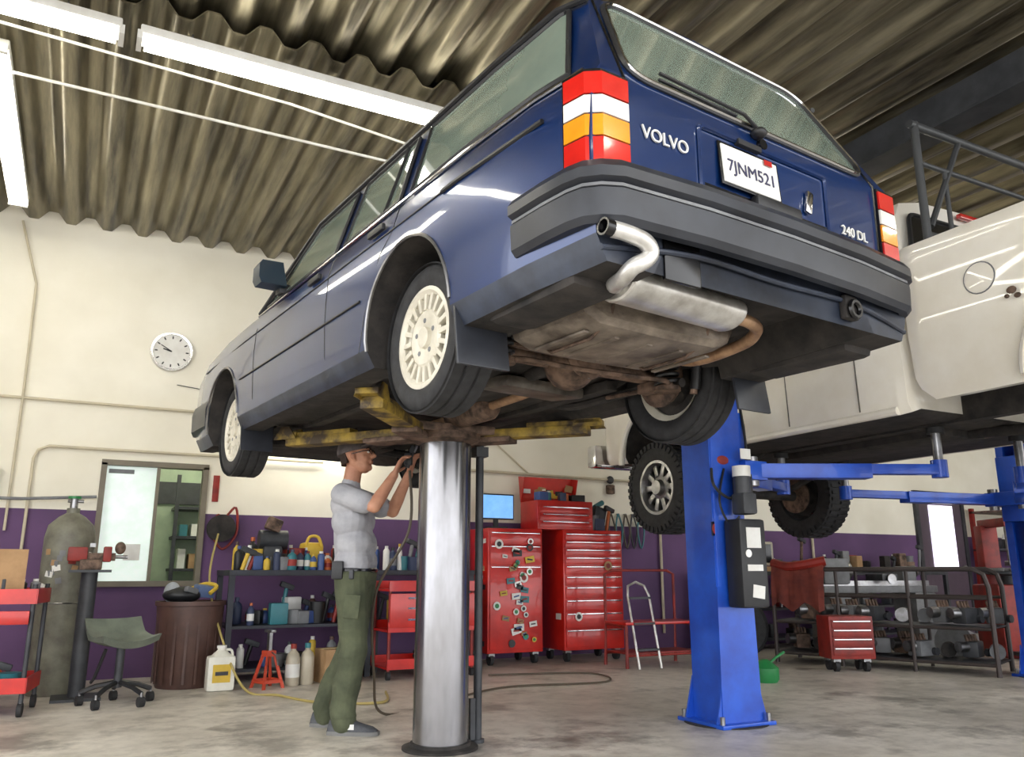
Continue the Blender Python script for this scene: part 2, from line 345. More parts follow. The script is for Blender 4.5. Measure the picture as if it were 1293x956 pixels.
for s in(-1,1):
    # side glass as strips that follow the body, then rubber frames
    for yb,yt in(([-.97,-.90,-.82,-.62,-.42,-.2,.06],[-.85,-.835,-.82,-.62,-.42,-.2,.10]),([.18,.4,.78],[.22,.4,.78]),([.90,1.2,1.42,1.96],[.90,1.2,1.41,1.43])):
        zb_,zt_=.965,1.325;bot=[side(y,zb_,s,.009) for y in yb];top=[side(y,zt_,s,.009) for y in yt]
        mid=[side(a_*.5+c_*.5,(zb_+zt_)/2,s,.009) for a_,c_ in zip(yb,yt)]
        k=len(bot);W.raw(bot+mid+top,[(i,i+1,k+i+1,k+i) for i in range(k-1)]+[(k+i,k+i+1,2*k+i+1,2*k+i) for i in range(k-1)],glass)
        W.tube(bot+[bot[-1].lerp(top[-1],.5)]+top[::-1]+[bot[0].lerp(top[0],.5)],.011,black,6,True)
    W.tube([side(.32,.965,s,.012),side(.32,1.325,s,.012)],.010,black,6)
    W.tube([V((s*.632,-.92,1.345)),V((s*.672,-.8,1.352)),V((s*.685,-.4,1.352)),V((s*.685,1.43,1.352)),V((s*.80,2.11,.96))],.012,black,6)
    W.tube([side(-1.05,.942,s,.010),side(-.82,.942,s,.010),V((s*.807,-.4,.94)),V((s*.807,2.1,.94))],.007,chrome,6)
    W.tube([V((s*.858,.42,.56)),V((s*.858,2.24,.56))],.006,black,6)
    W.tube([V((s*.832,-.92,.80)),V((s*.852,-.45,.80)),V((s*.853,-.3,.80))],.009,black,6)
    W.tube([V((s*.850,-.3,.80)),V((s*.850,2.2,.80)),V((s*.836,3.2,.79))],.004,black,6)
    for pts in([(.84,.30),(.84,.40),(.84,.55),(.84,.66),(.84,.80),(.84,.895),(.84,.93)],[(1.98,.30),(1.98,.40),(1.98,.55),(1.99,.66),(1.99,.80),(2.0,.895),(2.0,.93)],[(.44,.33),(.38,.48),(.24,.72),(.12,.80),(.12,.895),(.12,.93)]):
        W.tube([V((s*(bx(z)-.001),y,z)) for y,z in pts],.0035,blackgl,5)
    for yy in(.28,1.02): W.box((s*.855,yy,.845),(.02,.15,.03),black,bev=.006)
    W.loft([[V((s*x,y,z)) for x,z in ((.80,1.00),(.95,1.0),(.965,1.03),(.965,1.11),(.95,1.135),(.83,1.14))] for y in(1.62,1.70,1.74)],M('mirror_shell',(12,40,58),.4,.2,coat=.3))
    W.box((s*.80,1.70,1.0),(.06,.08,.06),black,bev=.01)
    for yc in(0,2.65):
        W.tube([V((s*(bx(.345+.366*math.sin(a))+.002 if .345+.366*math.sin(a)>.25 else s*0+.80),yc+.366*math.cos(a),.345+.366*math.sin(a))) for a in [math.radians(x) for x in range(-4,185,7)]],.008,steel,6)
    W.box((s*.73,-.40,.22),(.22,.015,.24),bumperm,(-8,0,0),.005);W.box((s*.72,2.26,.20),(.2,.012,.16),bumperm,(-8,0,0))
    zz=[.575,.66,.735,.80,.88];mm=[redlens,amber,whlens,redlens]
    for i,m in enumerate(mm):
        pro=[V((s*.67,-1.12,0)),V((s*.67,-1.152,0)),V((s*.775,-1.150,0)),V((s*.818,-1.115,0)),V((s*.832,-1.03,0)),V((s*.81,-1.02,0))]
        W.loft([[p+V((0,0,zz[i]+.003)) for p in pro],[p+V((0,0,zz[i+1]-.003)) for p in pro]],m)
    W.loft([[V((s*.665,-1.12,z)),V((s*.665,-1.145,z)),V((s*.775,-1.143,z)),V((s*.815,-1.108,z)),V((s*.828,-1.02,z)),V((s*.80,-1.0,z))] for z in(.565,.89)],blackgl)
def tp(x,z,o=.0): return V((x,-1.13+max(0,z-.9)*.5-o,z))
Q=roundpoly([tp(-.645,.935,.006),tp(.645,.935,.006),tp(.545,1.40,.006),tp(-.545,1.40,.006)],.11,7)
W.poly(Q,V((0,.004,0)),glass);W.tube(Q,.014,black,6,True);W.tube([q+V((0,-.012,0)) for q in Q],.006,chrome,5,True)
for s in(-1,1): W.tube([tp(s*.662,.56,.002),tp(s*.668,.90,.002),tp(s*.58,1.42,.002)],.005,blackgl,5)
W.loft([[tp(-.34,z,.003),tp(.34,z,.003)] + [tp(.34,z,-.01),tp(-.34,z,-.01)] for z in(.63,.642)],blackgl)
W.tube(roundpoly([tp(-.34,.60,.004),tp(.34,.60,.004),tp(.34,.845,.004),tp(-.34,.845,.004)],.02,3),.010,navy,6,True)
W.box((-.10,-1.143,.735),(.29,.008,.145),white,(-4,0,0),.004)
W.box((-.10,-1.140,.735),(.31,.006,.165),blackgl,(-4,0,0),.004)
W.box((-.01,-1.149,.795),(.04,.003,.02),red,(-4,0,0))
W.box((.02,-1.15,.628),(.24,.035,.045),black,bev=.01);W.box((-.1,-1.14,.838),(.12,.02,.02),black)
W.box((.22,-1.14,.71),(.035,.015,.09),chrome,(0,12,0),.01)
W.tube([tp(-.05,.90,.03),tp(-.12,.95,.045),tp(-.50,.985,.035)],.007,black,6);W.tube([tp(-.15,.94,.03),tp(-.5,.965,.02)],.006,black,5);W.ell(tp(-.05,.90,.02),(.03,.03,.02),black)
W.lathe([(.02,0),(.02,.015)],blackgl,tp(-.02,.87,0),(0,-1,0))
W.obj('trim',parent=car)
text('VOLVO','tailgate_badge',.062,(-.50,-1.136,.735),(90,0,0),white,car,.003)
text('240 DL','model_badge',.055,(.50,-1.136,.655),(90,0,0),white,car,.003)
text('7JNM521','plate_number',.066,(-.10,-1.150,.728),(86,0,0),M('plate_blue',(60,60,90),.5),car,.001)
# bumper
B=MB()
def bump(path,prof,m):
    n=len(path);rings=[]
    for i,p in enumerate(path):
        t=(V(path[min(i+1,n-1)])-V(path[max(i-1,0)])).normalized();nn=V((t.y,-t.x))
        rings.append([V((p[0]+nn.x*o,p[1]+nn.y*o,z)) for o,z in prof])
    B.loft(rings,m)
half=[(-.862,-.78),(-.862,-.95),(-.855,-1.06),(-.84,-1.12),(-.80,-1.165),(-.74,-1.195),(-.4,-1.222),(0,-1.23)]
path=half+[(-x,y) for x,y in half[-2::-1]]
bump(path,[(-.05,.375),(-.02,.375),(-.004,.395),(0,.48),(-.012,.488),(-.012,.500),(.010,.512),(.010,.545),(-.012,.575),(-.08,.592),(-.08,.50)],bumperm)
bump(path,[(-.013,.489),(-.006,.489),(-.006,.499),(-.013,.499)],grey)
fh=[(.86,3.02),(.86,3.4),(.80,3.6),(.4,3.68),(0,3.7)]
bump(fh+[(-x,y) for x,y in fh[-2::-1]],[(-.05,.37),(0,.38),(.004,.5),(-.012,.56),(-.09,.57)],bumperm)
B.box((.40,-1.145,.335),(.08,.03,.09),dirty,bev=.01);B.tube([V((.40+.03*math.cos(a),-1.17,.325+.03*math.sin(a))) for a in [i*pi/6 for i in range(12)]],.010,blackgl,6,True)
B.box((-.45,-1.128,.33),(.16,.02,.14),blackgl,bev=.02)
B.tube([(-.78,-1.13,.31),(-.40,-1.14,.36),(0,-1.14,.355),(.45,-1.14,.36),(.78,-1.13,.31)],.010,navylow,8,sm=4)
B.obj('bumper',parent=car)
# wheels
def wheel(mb,R,Wd,rr,o,s,tread=0,style=0):
    hw=Wd/2
    prof=[(rr,-hw*.75),(rr+.02,-hw*.95),((R+rr)/2,-hw*1.05),(R-.02,-hw*.93),(R-.005,-hw*.75)]
    for g_ in(-.5,-.17,.17,.5):
        prof+=[(R,g_*Wd-.008),(R-.008,g_*Wd-.004),(R-.008,g_*Wd+.004),(R,g_*Wd+.008)] if not tread else [(R-.012,g_*Wd)]
    prof=[p for p in prof if abs(p[1])<=hw*1.06]
    prof+=[(R-.005,hw*.75),(R-.02,hw*.93),((R+rr)/2,hw*1.05),(rr+.02,hw*.95),(rr,hw*.75)]
    mb.lathe(prof,rubber,o,(s,0,0),64,False)
    d=V((s,0,0));o=V(o)
    mb.lathe([(rr,-hw*.8),(rr-.03,-hw*.5),(rr-.03,hw*.5),(rr,hw*.8)],cream if style==0 else steel,o,d,48,False)
    mb.lathe([(.01,hw*.35),(rr-.03,hw*.35)],blackgl,o,d,40,False)
    mb.lathe([(rr-.03,-hw*.3),(.01,-hw*.3)],dirty,o,d,40,False);mb.cyl(o-d*hw,o-d*hw*.3,.12,dirty)
    if style==0:
        mb.lathe([(rr+.012,hw*.80),(rr+.012,hw*.9),(rr-.004,hw*.94),(rr-.02,hw*.75),(rr-.022,hw*.4)],cream,o,d,56,False)
        mb.lathe([(.12,hw*.4),(.122,hw*.72),(.11,hw*.82),(.06,hw*.80),(.05,hw*.72),(.045,hw*.72),(.042,hw*.92),(.03,hw*.96),(.0,hw*.96)],cream,o,d,40,False)
        for i in range(20):
            a=2*pi*i/20;r_=(.12+rr-.018)/2;q=V((0,math.cos(a)*r_,math.sin(a)*r_))
            rot=Matrix.Rotation(a,4,'X');mb.box(o+q+d*hw*.66,(hw*.35,rr-.018-.115,.021),cream,rot,.003)
        for i in range(5):
            a=2*pi*i/5+.3;q=V((0,math.cos(a)*.072,math.sin(a)*.072));mb.cyl(o+q+d*hw*.78,o+q+d*hw*.83,.011,grey,seg=6)
    else:
        mb.lathe([(rr+.015,hw*.82),(rr+.015,hw*.92),(rr-.01,hw*.92),(rr-.03,hw*.5)],steel,o,d,48,False)
        mb.lathe([(.13,hw*.3),(.12,hw*.55),(.075,hw*.62),(.065,hw*.95),(.0,hw*.97)],steel,o,d,32,False)
        for i in range(10):
            a=2*pi*i/10;r_=(.11+rr-.02)/2;q=V((0,math.cos(a)*r_,math.sin(a)*r_));rot=Matrix.Rotation(a,4,'X')
            mb.box(o+q+d*hw*.48,(hw*.3,rr-.02-.10,.055),steel,rot,.008)
    if tread:
        for i in range(40):
            a=2*pi*i/40
            for sgn,off in((-1,0),(1,pi/40)):
                for rad,lat,sz in((R-.01,.30,(Wd*.26,.03,.028)),(R-.01,.10,(Wd*.16,.026,.028)),(R-.035,.49,(Wd*.1,.035,.05))):
                    aa=a+off;rot=Matrix.Rotation(aa-pi/2,4,'X');q=V((sgn*lat*Wd,math.cos(aa)*rad,math.sin(aa)*rad))
                    mb.box(o+q,sz,rubber,rot)
for nm,x,y,s in(('wheel_rear_l',-.68,0,-1),('wheel_rear_r',.68,0,1),('wheel_front_l',-.68,2.65,-1),('wheel_front_r',.68,2.65,1)):
    w=MB();wheel(w,.31,.175,.20,(0,0,0),s);o=w.obj(nm,(x,y,.31),parent=car)
# undercarriage
U=MB()
U.cyl((-.60,0,.31),(.60,0,.31),.038,rust);U.ell((-.02,-.02,.31),(.12,.13,.13),rust);U.lathe([(.10,0),(.105,.01),(.09,.04),(.04,.06)],rust,(-.02,-.13,.31),(0,-1,0),20)
for i in range(8):
    a=2*pi*i/8;U.cyl((-.02+.095*math.cos(a),-.135,.31+.095*math.sin(a)),(-.02+.095*math.cos(a),-.15,.31+.095*math.sin(a)),.008,steel,seg=6)
U.cyl((0,.08,.32),(0,2.1,.34),.034,dirty)
for s in(-1,1):
    U.lathe([(.13,0),(.14,.015),(.14,.03),(.06,.05)],rust,(s*.58,0,.31),(-s,0,0),24)
    U.tube([(s*.47+.052*math.cos(t*.5),-.13+.052*math.sin(t*.5),.235+t*.0026) for t in range(0,80)],.010,black,6)
    U.cyl((s*.47,-.13,.215),(s*.47,-.13,.235),.064,rust);U.box((s*.47,-.06,.25),(.07,.2,.05),rust,bev=.01)
    U.tube([(s*.50,-.20,.25),(s*.50,0,.27),(s*.48,.55,.26),(s*.46,.75,.30)],.022,dirty,8,sm=4)
    U.tube([(s*.30,.02,.36),(s*.22,.5,.34)],.016,rust,8)
    U.cyl((s*.56,-.22,.22),(s*.56,-.26,.46),.024,black);U.cyl((s*.56,-.21,.20),(s*.56,-.22,.26),.018,rust)
    U.box((s*.68,-.75,.28),(.20,.50,.10),dirty,bev=.045)
    U.box((s*.42,1.2,.30),(.07,2.0,.05),dirty,bev=.01)
    U.tube([(s*.15,2.65,.26),(s*.55,2.65,.24)],.03,dirty)
    U.tube([(s*.57,-.05,.36),(s*.4,-.05,.40),(s*.25,.1,.38),(s*.1,.4,.33)],.008,black,6,sm=4)
U.tube([(-.52,-.16,.30),(0,-.18,.29),(.52,-.16,.40)],.013,rust,8,sm=3)
U.tube([(-.45,-.1,.24),(-.4,-.2,.23),(-.15,-.24,.215),(.15,-.22,.23),(.4,-.2,.24),(.45,-.05,.24),(.47,.3,.26)],.011,rust,8,sm=5)
U.box((0,2.5,.27),(.6,.25,.1),dirty,bev=.03);U.box((0,2.3,.27),(.3,.5,.14),dirty,bev=.05)
U.box((.1,.45,.29),(.5,.25,.06),M('heat_shield',(120,114,106),.5,.5,c2=(70,64,58)),(6,0,4),.02)
rings=[]
for y,k in((-.80,.80),(-.78,.93),(-.70,1),(-.44,1),(-.36,.93),(-.34,.80)):
    P=[]
    for x,z in((-.42,.40),(-.44,.30),(-.41,.235),(-.34,.205),(-.05,.198),(.24,.205),(.32,.235),(.36,.30),(.34,.40)):
        P.append(V(((x+.04)*(.5+.5*k)-.20,y,.38+(z-.38)*k)))
    rings.append(P)
U.loft(rings,tank)
for x in(-.5,-.36,-.2,-.04,.1): U.box((x,-.57,.201),(.025,.30,.010),tank,bev=.004)
for x in(-.45,.02): U.tube([(x,-.83,.36),(x,-.79,.24),(x,-.68,.193),(x,-.45,.193),(x,-.33,.28)],.007,rust,6)
U.tube([(-.66,-.57,.30),(-.2,-.575,.30),(.18,-.57,.30)],.012,tank,6)
P0=V((-.58,-.97,.285));P1=V((-.02,-.94,.285));mr_=[]
for i,(t,s_) in enumerate([(0,.6),(0.0,.9),(.01,1),(.03,1.03),(.05,1),(.5,1),(.95,1),(.97,1.03),(.99,1),(1,.9),(1,.6)]):
    p=P0.lerp(P1,t);mr_.append([p+V((0,math.cos(a)*.088*s_,math.sin(a)*.056*s_)) for a in [2*pi*j/28 for j in range(28)]])
U.loft(mr_,alum)
U.tube([(-.775,-1.17,.352),(-.72,-1.175,.35),(-.655,-1.18,.338),(-.625,-1.175,.312),(-.64,-1.165,.285),(-.675,-1.15,.262),(-.665,-1.09,.245),(-.62,-1.0,.262),(-.57,-.97,.28)],.026,alum,12,sm=5)
U.lathe([(.0265,0),(.0272,.03),(.021,.03),(.021,0)],blackgl,(-.775,-1.17,.352),(-1,0,.03),14)
U.tube([(-.03,-.94,.285),(.10,-.93,.285),(.20,-.88,.28),(.25,-.76,.26),(.24,-.5,.25),(.20,-.3,.34),(.16,0,.42),(.16,.4,.30),(.14,2.2,.27)],.024,tan,12,sm=6)
U.lathe([(.06,0),(.075,.03),(.075,.4),(.06,.43)],rust,(.15,.9,.28),(0,1,0),20)
U.obj('undercarriage',parent=car)
# ---------------------------------------------------------------- CENTRE POST LIFT
lift=empty('single_post_lift',(1.88,4.47,0))
w=MB();pol=M('polished_piston',(168,168,173),.2,.95,c2=(132,131,132),sc=3,st=(1,1,.3))
w.lathe([(.21,0),(.21,.012),(.17,.02),(.165,.035),(.15,.035)],dirty,seg=40);w.lathe([(.153,.03),(.153,1.72)],pol,seg=48)
w.obj('piston',parent=lift)
w=MB()
w.lathe([(.15,1.68),(.21,1.70),(.21,1.74)],rust,seg=36);w.box((0,0,1.76),(.5,.34,.05),rust,bev=.01)
w.lathe([(.024,0.0),(.024,1.72)],dkgrey,(.25,.05,0));w.box((.25,.05,1.66),(.08,.08,.06),dkgrey);w.box((.21,.04,.13),(.03,.03,.22),dkgrey);w.lathe([(.04,0),(.04,.02)],dkgrey,(.25,.05,0))
def c2w(x,y):
    a=math.radians(6.7);return V((1.895+x*math.cos(a)-y*math.sin(a)-1.88,3.06+x*math.sin(a)+y*math.cos(a)-4.47,0))
for ex,ey,m_ in((-.62,.78,yel),(.76,.80,yel),(-.50,2.25,yel),(.66,2.2,yel)):
    e=c2w(ex,ey);s0=V((.16 if ex>0 else -.16,.0,0));d=e-s0;ang=math.degrees(math.atan2(d.y,d.x));m=(s0+e)/2
    w.box(m+V((0,0,1.745)),(d.length,.12,.055),m_,(0,0,ang),.008);w.box(s0+d*.75+V((0,0,1.78)),(d.length*.5,.085,.045),m_,(0,0,ang),.006)
    w.box(s0+d*.2+V((0,0,1.71)),(d.length*.35,.15,.03),rust,(0,0,ang),.006)
    w.box(e+V((0,0,1.79)),(.16,.12,.03),m_,(0,0,ang),.006)
    n_=V((-d.y,d.x,0)).normalized()
    for k in(-.06,.06): w.poly([e+n_*k+d.normalized()*-.09+V((0,0,1.76)),e+n_*k+d.normalized()*.09+V((0,0,1.76)),e+n_*k+d.normalized()*.03+V((0,0,1.84)),e+n_*k-d.normalized()*.03+V((0,0,1.84))],n_*.008,m_)
    w.lathe([(.05,1.79),(.055,1.802)],rubber,(e.x,e.y,0))
w.obj('lift_arms',parent=lift)
# ---------------------------------------------------------------- PICKUP TRUCK
tr=empty('pickup_truck',(5.67,0,0))
wp=M('white_truck_paint',(240,236,226),.3,.0,c2=(230,224,210),sc=2.5,coat=.8)
def tring(y,wd,zb,h=None,sh=0):
    lo=[(0,zb),(.78,zb),(wd-.05,zb),(wd-.015,zb+.06),(wd,2.35),(wd+.005,2.62),(wd-.01,2.88),(wd-.04,2.96)]
    up=[(.85,3.38),(.79,3.48),(.55,3.54),(0,3.56)] if h is None else [(wd-.09,h),(wd-.2,h+.05),(.5,h+.08),(0,h+.09)]
    if h is not None: lo[-1]=(wd-.04,h-.03);lo[-2]=(wd-.01,h-.1)
    R=[V((x,y+(max(0,z-2.96)*.12 if sh else 0),z)) for x,z in lo+up];return R+[V((-p.x,p.y,p.z)) for p in R[-2:0:-1]]
T=MB();n=22
T.mats=[wp,dirty,glass]
RR=[tring(3.40,.94,1.98,None,1),tring(3.43,.99,1.96,None,1),tring(3.5,1.01,1.95,None,1),tring(4.0,1.02,1.95),tring(4.9,1.02,1.95),tring(5.6,1.02,1.95,2.98),tring(6.4,1.01,1.97,2.96),tring(6.9,.98,2.0,2.9),tring(7.05,.9,2.02,2.8)]
T.loft(RR,wp)
tb=T.obj('cab')
for pgn in tb.data.polygons:
    if pgn.center.z<1.99 and abs(pgn.normal.z)>.7: pgn.material_index=1
cs=[]
for s in(-1,1):
    c=MB();c.mats=[wp,dirty,glass];c.lathe([(.52,0),(.52,.5)],dirty,(s*.6,6.06,1.98),(s,0,0),40);cs.append(c.obj('cutter'))
cut(tb,cs);tb.parent=tr
for s in(-1,1):
    q=MB();q.mats=[wp,dirty]
    pr=[(.90,2.05),(.985,2.00),(1.005,2.10),(1.02,2.35),(1.03,2.43),(1.03,2.62),(1.015,2.90),(1.035,2.96),(1.02,3.04),(.93,3.05),(.92,2.95),(.93,2.5)]
    q.loft([[V((s*(x if y<3.33 else x-.015),y,max(z,2.16) if y>3.33 else (max(z,2.08) if y>3.28 else z))) for x,z in pr] for y in(3.345,3.31,3.22,2.0,.75,.7)],wp);bo=q.obj('bed_side')
    c=MB();c.mats=[wp,dirty];c.lathe([(.50,0),(.50,.5)],dirty,(s*.8,2.10,2.05),(s,0,0),40)
    cut(bo,[c.obj('cutter')]);bo.parent=tr
T=MB()
wshade=M('panel_gap',(96,92,86),.6)
for s in(-1,1):
    T.tube([V((s*1.035,2.10+.52*math.cos(a),2.05+.52*math.sin(a))) for a in [math.radians(x) for x in range(-2,183,7)]],.035,wp,10)
    T.tube([V((s*1.025,6.06+.53*math.cos(a),1.98+.53*math.sin(a))) for a in [math.radians(x) for x in range(-2,183,7)]],.030,wp,8)
    Q=roundpoly([V((s*.985,3.95,2.99)),V((s*.985,5.35,2.99)),V((s*.875,4.85,3.38)),V((s*.875,3.95,3.38))],.06);T.poly(Q,V((-s*.004,0,0)),blackgl);T.tube(Q,.012,black,6,True)
    for yy in(3.78,4.42,5.38): T.tube([V((s*1.008,yy,2.01)),V((s*1.019,yy,2.35)),V((s*1.024,yy,2.62)),V((s*1.009,yy,2.88)),V((s*.98,yy,2.95))],.005,wshade,5)
    T.box((s*.42,3.6,2.02),(.09,6.0,.17),dirty);T.box((s*1.025,4.6,2.72),(.02,.2,.04),black,bev=.01)
    T.tube([V((s*.985,y,1.975)) for y in(3.5,5.5)],.030,wp,10)
T.lathe([(.095,0),(.095,.008),(.085,.010)],wp,(-1.024,2.82,2.67),(-1,0,0),32);T.tube([V((-1.030,2.82+.097*math.cos(a),2.67+.097*math.sin(a))) for a in [i*pi/12 for i in range(24)]],.0045,grey,5,True)
for (y_,z_,r_) in((2.63,2.53,.030),(2.60,2.49,.020),(2.66,2.50,.015)): T.ell((-1.05,y_,z_),(.012,r_,r_*.8),rust,seg=10,ring=6)
T.box((0,2.0,2.36),(1.86,2.6,.06),dirty);T.box((0,3.31,2.7),(1.86,.04,.64),wp);T.box((0,.72,2.68),(1.9,.06,.68),wp,bev=.015)
Q=roundpoly([V((-.80,3.395,3.02)),V((.80,3.395,3.02)),V((.74,3.43,3.40)),V((-.74,3.43,3.40))],.06)
T.poly(Q,V((0,.02,0)),blackgl);T.tube(Q,.016,black,6,True);T.box((0,3.43,3.50),(.34,.04,.035),redlens,bev=.008)
T.box((-.42,3.385,3.2),(.05,.003,.12),white,(0,20,0));T.box((-.40,3.385,3.28),(.09,.003,.015),white,(0,-30,0));T.box((-.38,3.385,3.13),(.07,.003,.02),white,(0,40,0))
T.cyl((-.85,6.06,1.69),(.85,6.06,1.69),.05,dirty);T.ell((-.2,6.06,1.69),(.16,.17,.17),dirty);T.cyl((-.85,2.1,1.69),(.85,2.1,1.69),.055,dirty);T.ell((0,2.1,1.69),(.19,.2,.2),dirty)
for s in(-1,1):
    T.tube([(s*.45,6.9,2.0),(s*.5,6.06,1.72),(s*.45,5.2,1.98)],.03,dirty,6,sm=4);T.cyl((s*.6,6.1,1.7),(s*.55,6.15,2.3),.03,yell);T.tube([(s*.5,1.4,2.0),(s*.52,2.1,1.77),(s*.5,2.9,2.0)],.035,dirty,6,sm=4)
    T.box((s*.72,7.06,2.62),(.34,.04,.22),whlens,bev=.02)
    T.lathe([(.17,0),(.17,.03),(.08,.05)],rust,(s*.74,6.06,1.69),(-s,0,0),24)
T.box((0,4.5,2.0),(.5,1.6,.22),dirty,bev=.05);T.cyl((.1,2.2,1.85),(.05,4.0,1.95),.04,dirty);T.tube([(.35,1.0,1.95),(.38,2.6,1.98),(.3,4.5,1.95)],.035,rust)
T.box((0,7.18,2.12),(2.0,.16,.24),chrome,bev=.04);T.box((0,7.07,2.62),(1.1,.05,.4),grey,bev=.02);T.box((0,.6,2.15),(1.95,.12,.2),chrome,bev=.03)
hb=M('rack_steel',(78,80,82),.5,.3)
for s in(-1,1):
    T.cyl((s*.87,3.22,3.05),(s*.87,3.22,3.96),.028,hb);T.box((s*.89,3.22,3.06),(.14,.14,.02),hb)
    T.tube([(s*.82,3.22,3.20),(s*.40,3.22,3.92)],.022,hb,8)
    T.cyl((s*.60,3.22,3.1),(s*.60,3.22,3.66),.016,hb)
T.cyl((-.92,3.22,3.94),(.92,3.22,3.94),.028,hb);T.cyl((-.87,3.22,3.66),(.87,3.22,3.66),.018,hb);T.cyl((-.87,3.22,3.14),(.87,3.22,3.14),.02,hb)
T.obj('truck_details',parent=tr)
for nm,x,y,s in(('wheel_fl',-.9,6.06,-1),('wheel_fr',.9,6.06,1),('wheel_rl',-.9,2.1,-1),('wheel_rr',.9,2.1,1)):
    w=MB();wheel(w,.42,.27,.235,(0,0,0),s,1,1);w.obj(nm,(x,y,1.70),parent=tr)
# ---------------------------------------------------------------- TWO POST LIFT
tl=empty('two_post_lift',(0,0,0))
def column(x,y,s,nm):
    w=MB()
    w.T=Matrix.Translation((x,y,0))
    w.box((-s*.13,0,1.75),(.03,.28,3.5),blue);w.box((0,-.13,1.75),(.26,.03,3.5),blue,bev=.004);w.box((0,.13,1.75),(.26,.03,3.5),blue,bev=.004)
    w.box((s*.12,-.105,1.75),(.03,.07,3.5),blue);w.box((s*.12,.105,1.75),(.03,.07,3.5),blue)
    w.box((0,0,.012),(.44,.44,.024),blue,bev=.004);w.box((0,0,3.52),(.34,.34,.04),blue);w.lathe([(.27,0),(.27,.006)],dirty,seg=30)
    for a in(-1,1):
        for b_ in(-1,1):
            w.cyl((a*.19,b_*.185,.02),(a*.19,b_*.185,.07),.016,steel,seg=6)
            w.poly([(a*.10,b_*.142,.02),(a*.21,b_*.142,.02),(a*.14,b_*.142,.28)],(0,b_*.012,0),blue)
    w.poly([(-.165,-.16,.02),(.165,-.16,.02),(.155,-.15,.85),(-.145,-.15,.85)],(0,.02,0),blue)
    w.box((s*.10,0,1.72),(.22,.22,.62),blue,bev=.01);w.box((s*.22,0,1.62),(.20,.40,.13),blue,bev=.01)
    w.T=Matrix();w.obj(nm,parent=tl)
column(3.83,4.36,1,'column_left');column(8.05,4.75,-1,'column_right')
w=MB()
def arm(a,b_):
    a=V(a);b_=V(b_);d=b_-a;ang=math.degrees(math.atan2(d.y,d.x))
    w.box(a+d*.3+V((0,0,1.62)),(d.length*.64,.13,.10),blue,(0,0,ang),.006);w.box(a+d*.72+V((0,0,1.635)),(d.length*.56,.09,.07),blue,(0,0,ang),.005)
    w.cyl(a+V((0,0,1.52)),a+V((0,0,1.72)),.045,steel)
    w.cyl(b_+V((0,0,1.58)),b_+V((0,0,1.70)),.055,blue);w.cyl(b_+V((0,0,1.70)),b_+V((0,0,1.89)),.032,steel);w.cyl(b_+V((0,0,1.89)),b_+V((0,0,1.93)),.06,rubber)
arm((4.08,4.24,0),(5.25,3.65,0));arm((4.08,4.48,0),(5.25,5.1,0));arm((7.8,4.9,0),(6.12,5.2,0));arm((7.8,4.62,0),(6.12,3.6,0))
w.obj('swing_arms',parent=tl)
w=MB()
w.T=Matrix.Translation((3.80,4.38,0))
w.box((.07,-.255,1.0),(.22,.15,.56),black,bev=.02);w.box((.06,-.28,1.38),(.12,.12,.14),dkgrey,bev=.02);w.cyl((.06,-.27,1.42),(.06,-.27,1.62),.055,dkgrey,seg=20);w.cyl((.06,-.27,1.56),(.06,-.27,1.63),.06,white,seg=20)
w.box((.07,-.333,1.16),(.12,.004,.13),white);w.box((.07,-.333,.97),(.13,.004,.04),white);w.lathe([(.025,0),(.025,.004)],whlens,(.02,-.331,1.06),(0,-1,0));w.box((.09,-.33,.82),(.10,.004,.08),white,(0,8,0));w.box((.12,-.21,1.5),(.13,.06,.18),black,bev=.01)
w.box((.13,-.245,1.72),(.09,.004,.07),white);w.box((-.08,-.158,1.22),(.09,.004,.09),M('sticker_navy',(30,36,60),.4));w.lathe([(.04,0),(.04,.003)],redd,(-.08,-.158,1.22),(0,-1,0))
w.box((.0,-.148,1.98),(.10,.004,.42),white)
for i in range(6): w.box((.0,-.151,1.82+i*.065),(.095,.004,.022),yell if i%2 else black,(0,25,0))
w.ell((.0,-.16,1.68),(.06,.01,.035),redd);w.tube([(.0,-.17,1.62),(-.08,-.2,1.4),(-.02,-.22,1.25),(.04,-.25,1.3)],.008,black,6,sm=5);w.tube([(-.1,-.16,1.62),(-.11,-.19,1.5),(-.02,-.22,1.42),(.05,-.22,1.45)],.010,black,6,sm=5)
w.tube([(.14,-.18,1.5),(.22,-.16,1.8),(.20,-.1,2.4),(.12,-.1,3.4)],.010,black,6,sm=4)
w.T=Matrix();w.obj('power_unit',parent=tl)
# ---------------------------------------------------------------- MAN
man=empty('man',(1.535,5.23,0),-33)
skin=M('skin',(204,150,120),.55,c2=(184,128,102),sc=14);shirt=M('grey_tshirt',(182,182,186),.9,c2=(156,156,162),sc=7,bump=.25)
pants=M('olive_trousers',(90,95,72),.9,c2=(64,69,52),sc=6,bump=.35);shoe=M('grey_shoe',(84,86,90),.7,c2=(62,64,70),sc=20)
caps=[]
def cp(a,b,ra,rb,t): caps.append((V(a),V(b),ra,rb,t))
for sy,hip,kn,an in((-1,(.06,-.10,.90),(.10,-.115,.50),(.05,-.12,.12)),(1,(.06,.10,.90),(.02,.125,.50),(-.14,.13,.12))):
    cp(hip,kn,.108,.084,1);cp(kn,an,.084,.074,1);an=V(an)
    cp(an+V((.0,0,-.0)),an+V((.01,0,-.05)),.076,.074,1);cp(V(kn).lerp(an,.5)+V((-.02,0,0)),V(kn).lerp(an,.9)+V((-.015,0,0)),.07,.07,1)
cp((.06,-.07,.93),(.06,.07,.93),.118,.118,1);cp((.055,-.05,1.0),(.055,.05,1.0),.108,.108,1)
